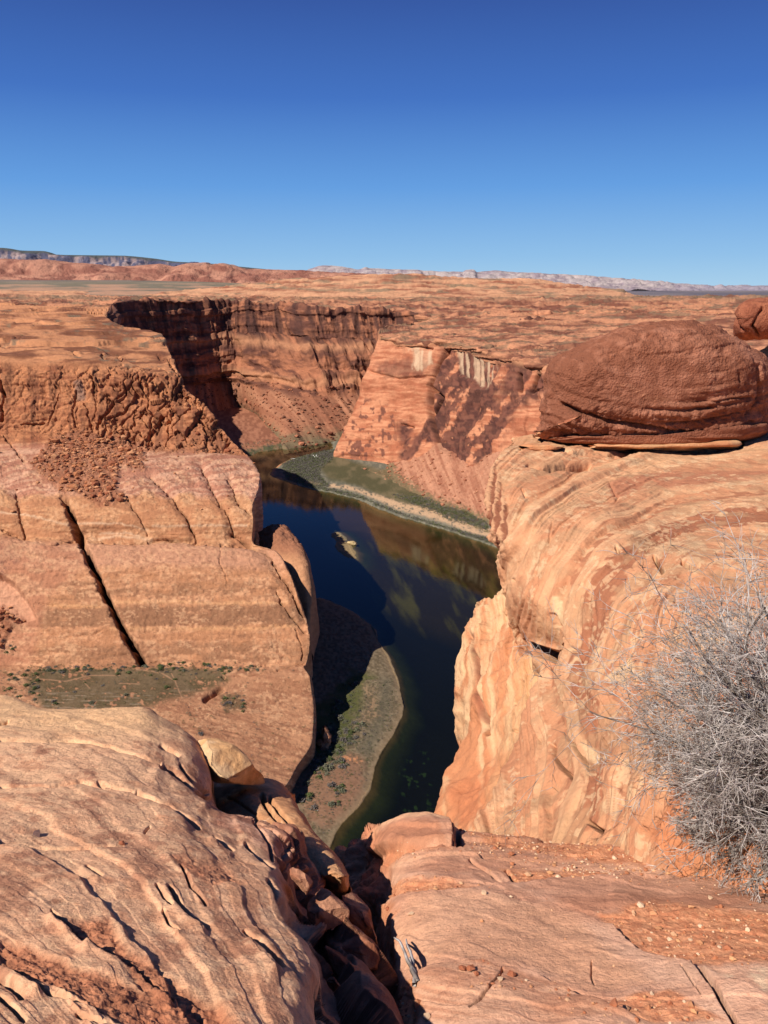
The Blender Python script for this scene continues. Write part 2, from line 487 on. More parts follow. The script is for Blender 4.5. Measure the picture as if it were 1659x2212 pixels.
# ------------------------------------------------------------------ far canyon wall
rim = [(205, 712, 1300), (222, 692, 1420), (232, 672, 1560), (250, 653, 1790), (300, 650, 1950), (345, 648, 2000), (400, 650, 2050), (445, 649, 2110), (490, 650, 2150), (530, 655, 2150), (600, 658, 2150), (640, 663, 2110), (680, 668, 2060), (760, 670, 2060), (850, 673, 2060), (900, 680, 2010), (960, 692, 1950), (1060, 700, 1900), (1200, 700, 1850)]
base = [(330, 1000, -299), (345, 995, -299), (365, 990, -299), (400, 985, -299), (440, 990, -299), (470, 988, -299), (500, 986, -299), (520, 984, -299), (535, 982, -299), (552, 974, -299), (585, 971, -299), (620, 966, -299), (660, 960, -299), (728, 949, -299), (790, 940, -299), (850, 930, -299), (930, 925, -299), (1040, 925, -299), (1180, 925, -299)]
def wall_net(rim, base, prof, wrap_back=14, steep=None):
    A = np.array([P(*q) for q in rim]); B = np.array([P(*q) for q in base])
    if steep is not None:
        for i in range(len(A)):
            t = steep[i]
            s_ = np.array([A[i, 0] + 75, A[i, 1] - 25, -299.])
            B[i] = B[i] * (1 - t) + s_ * t
    rows = [A + [0, wrap_back * 3, -6], A + [0, wrap_back, -.5]]
    for zf, hf in prof:
        q = A * (1 - hf) + B * hf
        q[:, 2] = A[:, 2] * (1 - zf) + B[:, 2] * zf
        rows.append(q)
    rows.append(rows[-1] + [0, -12, -6])
    return np.array(rows)
FPROF = [(0, 0), (.07, .02), (.20, .06), (.31, .10), (.36, .19), (.47, .26), (.58, .31), (.63, .38), (.72, .43), (.77, .50), (.88, .74), (.96, .92), (1.01, 1.03)]
def far_shape(c):
    p = c['p']; u = c['u'] - 2
    up = sstep(8.6, 7.2, u)                      # cliffs above, talus below
    s = p @ np.array([.75, .3, 0])
    butt = fbm(np.stack([s / 55, p[:, 2] / 260, s * 0], 1), 4, 51, ridge=True)
    fine = fbm(np.stack([s / 14, p[:, 2] / 60, p[:, 1] / 60], 1), 4, 52, ridge=True)
    led = ledge(p[:, 2] / 13 + fbm(p / 90, 3, 53) * 1.2, 7) - .5
    gul = fbm(np.stack([s / 17, p[:, 2] / 900, s * 0], 1), 3, 54, ridge=True)
    d = up * (butt * 20 + fine * 8.5 + led * 11) + (1 - up) * (gul * 4.0 + fbm(p / 12, 3, 55) * 1.6)
    return d * sstep(-1, .4, u)
def far_col(c):
    px, py, p = c['px'], c['py'], c['p']; u = c['u'] - 2
    s = p[:, 0] + .4 * p[:, 1]
    w = fbm(np.stack([s / 20, p[:, 2] / 9, s * 0], 1), 5, 61)
    st = fbm(np.stack([s / 9, p[:, 2] / 70, s * 0], 1), 4, 62)
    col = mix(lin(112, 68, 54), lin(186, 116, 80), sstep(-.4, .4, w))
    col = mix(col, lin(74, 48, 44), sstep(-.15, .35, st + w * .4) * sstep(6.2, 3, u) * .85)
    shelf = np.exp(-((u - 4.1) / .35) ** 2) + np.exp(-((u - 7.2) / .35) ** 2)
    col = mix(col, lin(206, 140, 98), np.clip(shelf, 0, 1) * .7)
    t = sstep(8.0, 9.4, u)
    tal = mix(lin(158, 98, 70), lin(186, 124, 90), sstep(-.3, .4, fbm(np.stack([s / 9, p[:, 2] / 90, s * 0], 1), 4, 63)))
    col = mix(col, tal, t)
    g = sstep(10.3, 11.6, u + fbm(p / 30, 3, 64) * .9) * sstep(500, 540, px)
    return mix(col, lin(116, 106, 78), g * .85)
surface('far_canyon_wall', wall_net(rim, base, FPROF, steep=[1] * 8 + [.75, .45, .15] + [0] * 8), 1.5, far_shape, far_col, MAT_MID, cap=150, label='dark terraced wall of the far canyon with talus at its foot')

# ------------------------------------------------------------------ streaked cliff, its top, talus
rim2 = [(905, 700, 1900), (850, 703, 1750), (822, 712, 1640), (818, 722, 1580), (850, 733, 1530), (880, 742, 1495), (918, 742, 1460), (950, 738, 1430), (975, 741, 1405), (1020, 752, 1350), (1060, 765, 1300), (1105, 775, 1240), (1150, 788, 1195), (1250, 800, 1140), (1500, 820, 1050), (2000, 830, 950)]
base2 = [(850, 960, 1600), (775, 972, 1530), (735, 978, 1495), (721, 989, 1468), (745, 997, 1450), (780, 1006, 1430), (820, 1014, 1405), (852, 1019, 1380), (885, 1020, 1350), (925, 1030, 1310), (975, 1040, 1240), (1040, 1055, 1165), (1110, 1080, 1100), (1200, 1090, 1050), (1450, 1120, 950), (1900, 1150, 850)]
SPROF = [(0, 0), (.05, .02), (.15, .12), (.3, .27), (.5, .45), (.7, .68), (.85, .85), (1.0, 1.0), (1.04, 1.03)]
VCR = [c2((455, 425), (420, 500), (385, 590), (375, 700), (395, 800), (410, 880)), c2((720, 555), (715, 610)), c2((810, 510), (775, 570), (760, 610)), c2((380, 600), (420, 640), (385, 700))]
HCR = [c2((285, 440), (330, 448), (390, 458)), c2((150, 540), (260, 570), (390, 560)), c2((270, 740), (310, 750)), c2((400, 380), (600, 430), (780, 445)), c2((760, 610), (810, 605))]
def streak_shape(c):
    p, px, py = c['p'], c['px'], c['py']; u = c['u'] - 2
    w = fbm(p / 55, 4, 71); j = w * 5
    d = w * 7 + fbm(p / 14, 3, 72) * 2.2
    d += (ledge(p[:, 2] / 16 + fbm(p / 100, 3, 73) * 1.0, 5, .85) - .5) * 4.5 * sstep(880, 760, px)
    d += (ledge(px / 26 + fbm(p / 60, 3, 74) * 1.2, 9, .8) - .5) * 7 * sstep(900, 960, px)
    for l in VCR: d -= carve(px, py, l, 4, j * .5, j * .5) * 16
    for l in HCR: d -= carve(px, py, l, 2.2, 0, j * .3) * 6
    alc = pmask(px, py, c2((430, 430), (480, 425), (560, 460), (640, 520), (600, 610), (540, 590), (500, 560), (440, 540)), 6)
    d -= alc * 6
    return d * sstep(-1, .6, u)
def streak_col(c):
    px, py, p = c['px'], c['py'], c['p']; u = c['u'] - 2
    w = fbm(p / 26, 5, 81); w2 = fbm(np.stack([px / 30, py / 5, px * 0], 1), 4, 82); w3 = fbm(np.stack([px / 7, py / 9, px * 0], 1), 4, 83)
    wb = fbm(np.stack([(px * .8 + py * .5) / 16, (py * .8 - px * .5) / 40, px * 0], 1), 4, 86)
    col = mix(lin(182, 104, 70), lin(222, 146, 104), sstep(-.4, .4, w2 + .3 * w))
    jx, jy = px + w * 14 + wb * 10, py + w3 * 10
    dk = pmask(jx, jy, c2((180, 510), (300, 490), (400, 510), (370, 560), (200, 560)), 9) * .55
    dk = np.maximum(dk, .95 * pmask(jx, jy, c2((430, 440), (560, 455), (660, 540), (640, 660), (700, 640), (690, 720), (640, 850), (560, 900), (400, 890), (370, 700), (400, 560)), 14) * sstep(-.4, -.15, wb + w3 * .5))
    dk = np.maximum(dk, pmask(jx, jy, c2((260, 740), (400, 700), (400, 880), (260, 880)), 12) * sstep(-.3, .2, wb))
    dk = np.maximum(dk, pmask(jx, jy, c2((30, 620), (250, 680), (260, 920), (20, 860)), 14) * sstep(.12, .35, w3 + wb * .5) * .85)
    dk = np.maximum(dk, pmask(jx, jy, c2((660, 500), (830, 490), (830, 620), (640, 720)), 12) * sstep(-.3, .0, wb + w3 * .4) * .8)
    dk = np.maximum(dk, pmask(jx, jy, c2((620, 470), (900, 450), (900, 500), (640, 530)), 8) * .5)
    col = mix(col, mix(lin(78, 46, 44), lin(124, 74, 60), sstep(-.3, .3, w3)), np.clip(dk * 1.15, 0, 1) * .92)
    st = sstep(-.25, .2, fbm(np.stack([px / 4.0, py / 90, px * 0], 1), 3, 84))
    pale = pmask(px, py + w3 * 8, c2((290, 450), (390, 460), (390, 510), (360, 535), (310, 530), (315, 470)), 4) * (.35 + .65 * st)
    pale = np.maximum(pale, pmask(px, py + w3 * 14, c2((470, 455), (500, 460), (560, 480), (640, 520), (615, 590), (580, 610), (530, 560), (490, 540)), 5) * st * .9)
    col = mix(col, lin(224, 184, 146), pale * .85)
    rim_ = sstep(1.1, .3, u)
    col = mix(col, lin(212, 146, 102), rim_ * .7)
    return col
surface('streaked_cliff', wall_net(rim2, base2, SPROF, 8), 1.5, streak_shape, streak_col, MAT_MID, cap=170, label='orange cliff streaked with dark and pale desert varnish')
def top2_rows():
    xs = [r[0] for r in rim2]
    A = np.array([P(*q) for q in rim2])
    back = [(960, 690, 1960), (930, 691, 1960), (940, 691, 1950), (950, 690, 1950), (960, 688, 1950), (980, 686, 1950), (1000, 684, 1960), (1030, 682, 1980), (1060, 680, 2010), (1110, 678, 2030), (1160, 676, 2060), (1220, 674, 2060), (1300, 673, 2060), (1420, 672, 2060), (1700, 672, 2060), (2300, 672, 2060)]
    B = np.array([P(*q) for q in back])
    rows = [B + [0, 90, -12]]
    for t in (0, .3, .6, .85, 1.0):
        q = B * (1 - t) + A * t
        q[:, 2] += math.sin(t * math.pi) * -3
        rows.append(q)
    rows.append(A + [0, 8, -12])
    return rows
def top2_shape(c):
    p = c['p']
    return fbm(p * [1/60, 1/40, 0], 4, 91) * 3 + np.maximum(fbm(p * [1/26, 1/34, 0], 4, 98, ridge=True) - .1, 0) * 5 + (ledge(p[:, 2] / 2.4 + p[:, 1] / 60 + fbm(p / 70, 3, 92) * 2.2, 3, .85) - .5) * 4.5
def top2_col(c):
    px, py = c['px'], c['py']
    col = strat_col(px, py, (216, 144, 102), (140, 84, 62), 3, 70, 4)
    g = fbm(np.stack([px / 50, py / 4, px * 0], 1), 4, 95)
    return mix(col, lin(142, 112, 84), sstep(.08, .3, g) * .75)
surface('butte_top', top2_rows(), 2.0, top2_shape, top2_col, MAT_FAR, cap=140, label='ledgy slickrock shelf above the streaked cliff', toward=(0, 0, 1))
# ================================================================== river, banks, gravel bars
SHORE_R = c4((515, 112), (520, 150), (480, 158), (400, 178), (300, 203), (255, 226), (215, 250), (205, 275), (225, 292), (290, 312), (400, 347), (520, 372), (650, 402), (760, 452), (870, 492), (1000, 532), (1100, 562), (1200, 597), (1310, 632), (1500, 690), (1900, 780)) + [(2100, 1300), (2600, 900), (900, 940)]
SHORE_L = [(400, 1010), (500, 990)] + c4((90, 190), (150, 166), (200, 155), (300, 142), (400, 127), (540, 100)) + [(850, 930), (1200, 915), (1200, 870), (300, 870)]
BAR = [(560, 1330), (690, 1290), (760, 1320), (800, 1350), (818, 1385)] + c4((800, 1200), (850, 1330), (870, 1430), (868, 1480), (840, 1540), (770, 1650), (745, 1700), (730, 1760), (700, 1840), (640, 1930), (560, 2010), (510, 2130)) + [(690, 1880), (640, 1990), (400, 2300), (200, 1900), (300, 1500)]
def w0(l): return [tuple(P(x, y, -300.)[:2]) for x, y in l]
W_R, W_L, W_B = w0(SHORE_R), w0(SHORE_L), w0(BAR)
ISLE = [w0(c4((515, 570), (545, 565), (585, 600), (640, 660), (645, 700), (600, 690), (545, 655), (520, 610))), w0(c4((230, 480), (330, 470), (470, 520), (540, 590), (520, 640), (400, 600), (320, 560)))]
def sdist(x, y, poly):
    d = pdist(x, y, list(poly) + [poly[0]])
    return np.where(inpoly(x, y, poly), d, -d)
def bed_rows():
    rows = []
    for py in (885, 930, 990, 1060, 1150, 1260, 1400, 1560, 1750, 2000, 2300):
        rows.append([P(px, py, -300.) for px in (200, 430, 560, 690, 820, 950, 1080, 1200, 1500)])
    return rows
def bed_shape(c):
    p = c['p']; x, y = p[:, 0], p[:, 1]
    wob = fbm(p / 14, 4, 101) * 3.0
    wob2 = fbm(p / 50, 3, 102)
    def h(d, top, wid):
        return np.where(d > 0, top * (1 - np.exp(-d / wid)), -16 * (1 - np.exp(d / 26)))
    dr = sdist(x, y, W_R) + wob * 1.5; dl = sdist(x, y, W_L) + wob * 2; db = sdist(x, y, W_B) + wob * .6
    z = np.maximum(np.maximum(h(dr, 3.2, 14), h(dl, 7, 25)), h(db, 3.0, 12))
    di = sdist(x, y, ISLE[0]); z = np.maximum(z, -.5 + di * np.where(di > 0, .12, .25) + wob * .2)
    di2 = sdist(x, y, ISLE[1]); z = np.maximum(z, np.where(di2 > -12, -4.5 + di2 * .05, -16))
    land = np.clip(z, 0, 1)
    tal = sdist(x, y, W_R)
    z = z + land * (wob2 * .8 + fbm(p / 4, 3, 103) * .35) + np.where(z < 0, wob2 * 2.2, 0)
    c['dr'], c['dl'], c['db'] = dr, dl, db
    out = np.zeros_like(p); out[:, 2] = z
    return out
def bed_col(c):
    px, py, p = c['px'], c['py'], c['p2']
    z = p[:, 2] + 300
    j = fbm(np.stack([px / 22, py / 14, px * 0], 1), 4, 111); k = fbm(np.stack([px / 5, py / 4, px * 0], 1), 4, 112); L = fbm(np.stack([px / 60, py / 9, px * 0], 1), 4, 113)
    # near bar: gravel, grass, red soil
    grav = mix(lin(116, 98, 72), lin(152, 130, 100), sstep(-.4, .4, k))
    bar = grav
    jx, jy = px + j * 22, py + j * 18
    bar = mix(bar, lin(98, 98, 50), pmask(jx, jy, cA((640, 0), (900, 60), (760, 200), (740, 480), (600, 700), (560, 900), (100, 1000), (200, 500), (400, 200)), 10) * sstep(-.9, .1, j + k * .5))
    bar = mix(bar, lin(108, 100, 80), pmask(px, py, cA((960, 60), (1090, 100), (1060, 420), (980, 640), (860, 900), (700, 900), (880, 560), (960, 300)), 12) * .6)
    bar = mix(bar, lin(168, 116, 86), pmask(jx, jy, cA((560, 920), (760, 960), (800, 1150), (720, 1500), (420, 1700), (200, 1700), (60, 1300), (140, 1080), (420, 1080)), 16) * .72)
    bar = mix(bar, lin(226, 148, 96), pmask(jx, jy, cA((580, 940), (740, 950), (740, 1010), (600, 1020)), 5) * sstep(-.1, .2, k))
    bar = mix(bar, lin(180, 136, 96), pmask(jx, jy, cA((780, 170), (900, 220), (960, 560), (740, 560), (840, 420)), 12) * .6 * sstep(-.3, .3, k))
    bar = mix(bar, lin(168, 138, 102), sstep(7, .5, c['db']) * .6)
    bar = bar * .86
    bar = mix(bar, lin(70, 92, 36), pmask(jx, jy, cA((290, 650), (400, 640), (330, 740), (240, 960), (120, 990), (180, 900)), 5))
    # right bank: scrub, meadow, pale cut bank, talus
    bank = mix(lin(112, 108, 92), lin(142, 134, 112), sstep(-.3, .4, k))
    bank = mix(bank, mix(lin(86, 78, 76), lin(120, 112, 104), sstep(-.1, .4, k)), pmask(px + j * 6, py, c4((280, 220), (420, 170), (530, 160), (500, 210), (450, 250), (450, 290), (490, 330), (400, 330), (290, 290)), 5))
    bank = mix(bank, mix(lin(92, 86, 56), lin(126, 110, 78), sstep(-.3, .4, j)), pmask(px, py + j * 4, c4((530, 180), (600, 210), (780, 270), (880, 330), (1010, 400), (1290, 500), (1290, 560), (1100, 500), (820, 420), (640, 340), (500, 310), (450, 250)), 7))
    bank = mix(bank, mix(lin(150, 98, 72), lin(186, 126, 94), sstep(-.3, .4, k)), pmask(px + j * 12, py + j * 6, c4((820, 290), (1000, 190), (1350, 250), (1500, 600), (1280, 500), (1040, 400), (900, 350)), 12))
    pale = pmask(px, py + k * 4, c4((500, 332), (560, 335), (700, 372), (850, 425), (1000, 460), (1160, 520), (1300, 560), (1310, 600), (1200, 570), (1060, 520), (960, 490), (840, 460), (760, 420), (640, 370), (500, 345)), 3)
    bank = mix(bank, lin(220, 176, 134), pale * .9 * sstep(-.35, .05, k + j * .5 + .1))
    bank = mix(bank, lin(226, 184, 142), pmask(px, py + k * 3, c4((385, 312), (470, 328), (450, 336), (390, 322)), 2) * .9)
    bank = mix(bank, lin(214, 140, 90), sstep(9, 1, c['dr']) * pmask(px, py, c4((180, 230), (320, 190), (340, 330), (250, 320), (190, 280)), 3))
    isR = (c['dr'] > c['db']) 
    land = np.where(isR[:, None], bank, bar)
    lfar = mix(mix(lin(98, 96, 66), lin(150, 116, 84), sstep(-.2, .4, k)), mix(lin(150, 92, 66), lin(182, 118, 86), sstep(-.3, .3, k)), sstep(10, 34, c['dl'] + k * 12))
    land = np.where((c['dl'] > c['dr'])[:, None] & (c['dl'] > c['db'])[:, None], lfar, land)
    # under water
    algae = mix(lin(60, 44, 20), lin(124, 108, 36), sstep(-.1, .45, fbm(np.stack([(px - py * .6) / 26, (py + px * .3) / 70, px * 0], 1), 5, 121)))
    deep = mix(lin(8, 14, 14), algae, pmask(px, py, c4((620, 520), (1310, 640), (1400, 720), (1370, 870), (1200, 1060), (950, 980), (760, 860), (640, 760), (640, 640)), 30) * .62)
    deep = mix(deep, lin(78, 50, 24), pmask(px, py, c4((160, 240), (540, 110), (540, 150), (300, 200), (210, 250), (200, 290), (640, 400), (1200, 600), (1300, 700), (900, 640), (500, 480), (180, 380)), 25) * .8)
    weed = sstep(.28, .5, fbm(np.stack([px / 14, py / 10, px * 0], 1), 4, 131)) * pmask(px, py, c4((850, 1550), (1020, 1600), (1000, 1900), (850, 1950)), 20)
    deep = mix(deep, lin(52, 72, 34), weed)
    sh = mix(lin(120, 92, 52), lin(58, 62, 30), sstep(-.3, -3.2, z))
    under = mix(sh, deep, sstep(-2.0, -8.5, z))
    under = mix(under, lin(190, 118, 60), sstep(-3, -.3, z) * pmask(px, py, c4((170, 210), (340, 190), (340, 330), (240, 330), (180, 290)), 6))
    isl = pmask(px + j * 3, py + k * 3, c4((515, 570), (545, 565), (585, 600), (640, 660), (645, 700), (600, 690), (545, 655), (520, 610)), 4)
    under = mix(under, lin(158, 132, 92), isl); land = mix(land, lin(158, 132, 92), isl)
    return mix(under, land, sstep(-.15, .2, z))
surface('river_bank', bed_rows(), 1.6, bed_shape, bed_col, MAT_SAND, cap=170, label='gravel bars, scrubby banks and stony bed of the river', toward=(0, 0, 1))

def water():
    me = bpy.data.meshes.new('river'); v = [(-1500, -120, -300), (1500, -120, -300), (1500, 2300, -300), (-1500, 2300, -300)]
    me.from_pydata(v, [], [(0, 1, 2, 3)])
    o = bpy.data.objects.new('river', me); COL.objects.link(o)
    m = bpy.data.materials.new('river_water'); m.use_nodes = True; nt = m.node_tree; N = nt.nodes; L = nt.links; N.clear()
    out = N.new('ShaderNodeOutputMaterial'); mx = N.new('ShaderNodeMixShader'); tr = N.new('ShaderNodeBsdfTransparent'); gl = N.new('ShaderNodeBsdfGlossy')
    tr.inputs[0].default_value = (.72, .76, .66, 1)
    gl.inputs['Roughness'].default_value = .045; gl.inputs[0].default_value = (.70, .80, .74, 1)
    fr = N.new('ShaderNodeFresnel'); fr.inputs['IOR'].default_value = 1.33
    tc = N.new('ShaderNodeTexCoord'); ns = N.new('ShaderNodeTexNoise'); ns.inputs['Scale'].default_value = .35; ns.inputs['Detail'].default_value = 6
    bp = N.new('ShaderNodeBump'); bp.inputs['Strength'].default_value = .12; bp.inputs['Distance'].default_value = .12
    L.new(tc.outputs['Object'], ns.inputs[0]); L.new(ns.outputs[0], bp.inputs['Height'])
    L.new(bp.outputs[0], gl.inputs['Normal']); L.new(bp.outputs[0], fr.inputs['Normal'])
    L.new(fr.outputs[0], mx.inputs[0]); L.new(tr.outputs[0], mx.inputs[1]); L.new(gl.outputs[0], mx.inputs[2]); L.new(mx.outputs[0], out.inputs[0])
    me.materials.append(m)
    tag(o, 'dark blue-green river bending through the canyon', kind='structure')
water()
# talus apron under the streaked cliff
def talus_rows():
    top = [(770, 1010, 1440), (820, 1010, 1400), (860, 1008, 1360), (905, 998, 1325), (950, 978, 1290), (985, 990, 1255), (1015, 998, 1225), (1060, 990, 1170), (1130, 985, 1110), (1250, 985, 1060), (1500, 1000, 950)]
    bot = [(760, 1006, -299), (815, 1024, -298.), (850, 1042, -298), (885, 1060, -298), (925, 1082, -298), (960, 1096, -298), (1000, 1108, -298), (1045, 1128, -298), (1110, 1150, -298), (1220, 1170, -298), (1500, 1230, -298)]
    A = np.array([P(*q) for q in top]); B = np.array([P(*q) for q in bot])
    rows = [A + [0, 60, 4]]
    for t in (0, .25, .5, .75, 1):
        q = A * (1 - t) + B * t; q[:, 2] -= math.sin(t * math.pi) * .09 * (A[:, 2] - B[:, 2])
        rows.append(q)
    rows.append(B + [0, -25, -5])
    return rows
def tal_shape(c):
    p = c['p']; s = p[:, 0] * .8 - p[:, 1] * .3
    return fbm(np.stack([s / 16, p[:, 2] / 300, s * 0], 1), 3, 141, ridge=True) * 2.5 + fbm(p / 5, 4, 142) * 1.2
def tal_col(c):
    px, py, p = c['px'], c['py'], c['p']
    k = fbm(np.stack([px / 4, py / 4, px * 0], 1), 4, 143); s = fbm(np.stack([(px - py * .4) / 7, py / 60, px * 0], 1), 4, 144)
    col = mix(lin(170, 106, 78), lin(204, 140, 106), sstep(-.5, .4, s + k * .4))
    return mix(col, lin(110, 106, 72), sstep(-291, -297.5, p[:, 2] + k * 5) * .8)
surface('talus_slope', talus_rows(), 1.6, tal_shape, tal_col, MAT_MID, cap=120, label='fan of rusty rubble under the streaked cliff', toward=(0, 0, 1))

# ================================================================== left butte
XS = [-420, -200, -60, 0, 50, 100, 150, 200, 250, 300, 350, 400, 450, 500, 550, 600, 650, 700]
def lrow(pts, sil, wrap=((10, 14, -4), (18, 40, -20), (10, 110, -60))):
    """row from far left to the silhouette (sil), then round the corner and away"""
    xl = -420.; xs = [xl + (sil - xl) * t for t in TS]
    r = [P(*q) for q in resample_px(pts, xs)]
    e = r[-1]; k = e[0] / e[1]
    for w in wrap: r.append(e + np.array([w[0] + k * w[1], w[1], w[2]], float))
    return r
TS = [0, .12, .24, .34, .42, .48, .54, .6, .66, .72, .78, .84, .9, .95, 1.]
big = ((1.2, 3, -2), (1.8, 14, -10), (2, 50, -50), (-2, 110, -130))
def bt(dz): return big
LB = [
    lrow([(-420, 658, 1950), (0, 657, 1900), (240, 659, 1800)], 240, big),
    lrow([(-420, 672, 1700), (0, 672, 1650), (150, 676, 1500), (232, 690, 1380)], 232, big),
    lrow([(-420, 690, 1400), (0, 690, 1400), (200, 694, 1330), (262, 706, 1290)], 262, big),
    lrow([(-420, 715, 1180), (0, 712, 1180), (200, 712, 1180), (330, 718, 1170)], 330, big),
    lrow([(-420, 735, 1060), (0, 733, 1060), (200, 735, 1060), (355, 738, 1080)], 355, big),
    lrow([(-420, 758, 960), (0, 757, 960), (200, 760, 965), (368, 765, 1000)], 368, big),
    lrow([(-420, 778, 900), (0, 776, 900), (150, 780, 905), (280, 790, 915), (384, 800, 930)], 384, big),
    lrow([(-420, 792, 880), (0, 792, 880), (150, 796, 885), (280, 806, 890), (400, 830, 900)], 400, big),
    lrow([(-420, 850, 862), (0, 850, 862), (150, 852, 866), (300, 860, 868), (440, 875, 872)], 440, big),
    lrow([(-420, 905, 846), (0, 905, 846), (150, 906, 850), (300, 918, 850), (475, 925, 850)], 478, big),
    lrow([(-420, 935, 836), (0, 935, 836), (100, 938, 838), (200, 950, 836), (300, 962, 832), (480, 970, 825), (505, 955, 838)], 507, big),
    lrow([(-420, 960, 800), (0, 965, 800), (100, 965, 800), (200, 975, 795), (300, 978, 800), (480, 980, 800), (540, 990, 795)], 540, big),
    lrow([(-420, 1010, 735), (0, 1010, 735), (250, 1015, 730), (480, 1010, 745), (560, 1035, 720)], 560, big),
    lrow([(-420, 1050, 690), (0, 1050, 690), (250, 1055, 685), (480, 1050, 695), (556, 1062, 690)], 556, big),
    lrow([(-420, 1075, 665), (0, 1078, 665), (250, 1078, 662), (480, 1080, 668), (545, 1090, 665)], 545, big),
    lrow([(-420, 1110, 648), (0, 1110, 648), (250, 1112, 645), (480, 1115, 650), (546, 1120, 650)], 546, big),
    lrow([(-420, 1140, 640), (0, 1143, 640), (120, 1152, 636), (160, 1158, 636), (380, 1155, 636), (545, 1160, 640)], 545, big),
    lrow([(-420, 1150, 636), (0, 1153, 636), (120, 1164, 630), (180, 1168, 628), (380, 1166, 632), (548, 1172, 634)], 549, big),
    lrow([(-420, 1160, 618), (0, 1164, 618), (120, 1172, 616), (200, 1174, 616), (380, 1174, 618), (590, 1185, 620)], 590, big),
    lrow([(-420, 1210, 596), (0, 1210, 596), (200, 1212, 598), (400, 1212, 600), (622, 1232, 602)], 622, big),
    lrow([(-420, 1270, 580), (0, 1270, 580), (200, 1272, 580), (400, 1272, 582), (648, 1300, 580)], 648, big),
    lrow([(-420, 1340, 562), (0, 1340, 562), (200, 1345, 558), (400, 1345, 560), (664, 1350, 566)], 664, big),
    lrow([(-420, 1400, 548), (0, 1400, 548), (200, 1405, 542), (400, 1402, 546), (668, 1400, 550)], 668, big),
    lrow([(-420, 1432, 540), (0, 1436, 540), (200, 1440, 533), (300, 1430, 536), (400, 1434, 536), (660, 1434, 540)], 660, big),
    lrow([(-420, 1441, 534), (0, 1446, 530), (200, 1447, 528), (300, 1440, 529), (400, 1443, 529), (655, 1440, 532)], 655, big),
    lrow([(-420, 1465, 518), (0, 1465, 518), (400, 1465, 518), (668, 1462, 522)], 668, big),
    lrow([(-420, 1495, 500), (0, 1495, 500), (350, 1495, 500), (674, 1500, 516)], 674, big),
    lrow([(-420, 1530, 482), (0, 1530, 482), (330, 1530, 482), (677, 1545, 494)], 677, big),
    lrow([(-420, 1590, 452), (0, 1590, 452), (400, 1590, 454), (674, 1600, 470)], 674, ((1, 2, -3), (1.5, 8, -14), (1, 30, -60), (1, 60, -60))),
    lrow([(-420, 1650, 426), (0, 1650, 426), (400, 1650, 430), (640, 1658, 446)], 640, ((1, 2, -3), (1.5, 8, -14), (1, 30, -60), (1, 60, -60))),
    lrow([(-420, 1720, 398), (0, 1720, 398), (400, 1720, 404), (618, 1696, 424)], 618, ((1, 2, -3), (1.5, 8, -14), (1, 30, -60), (1, 60, -60))),
    lrow([(-420, 1800, 370), (0, 1800, 370), (400, 1800, 376), (560, 1740, 410)], 560, ((1, -1, -3), (1, 0, -14), (3, 20, -60), (4, 60, -60))),
    lrow([(-420, 1960, 340), (0, 1960, 340), (400, 1960, 350), (540, 1860, 396)], 540, ((0, -1, -3), (1, 0, -14), (3, 20, -60), (4, 60, -60))),
]
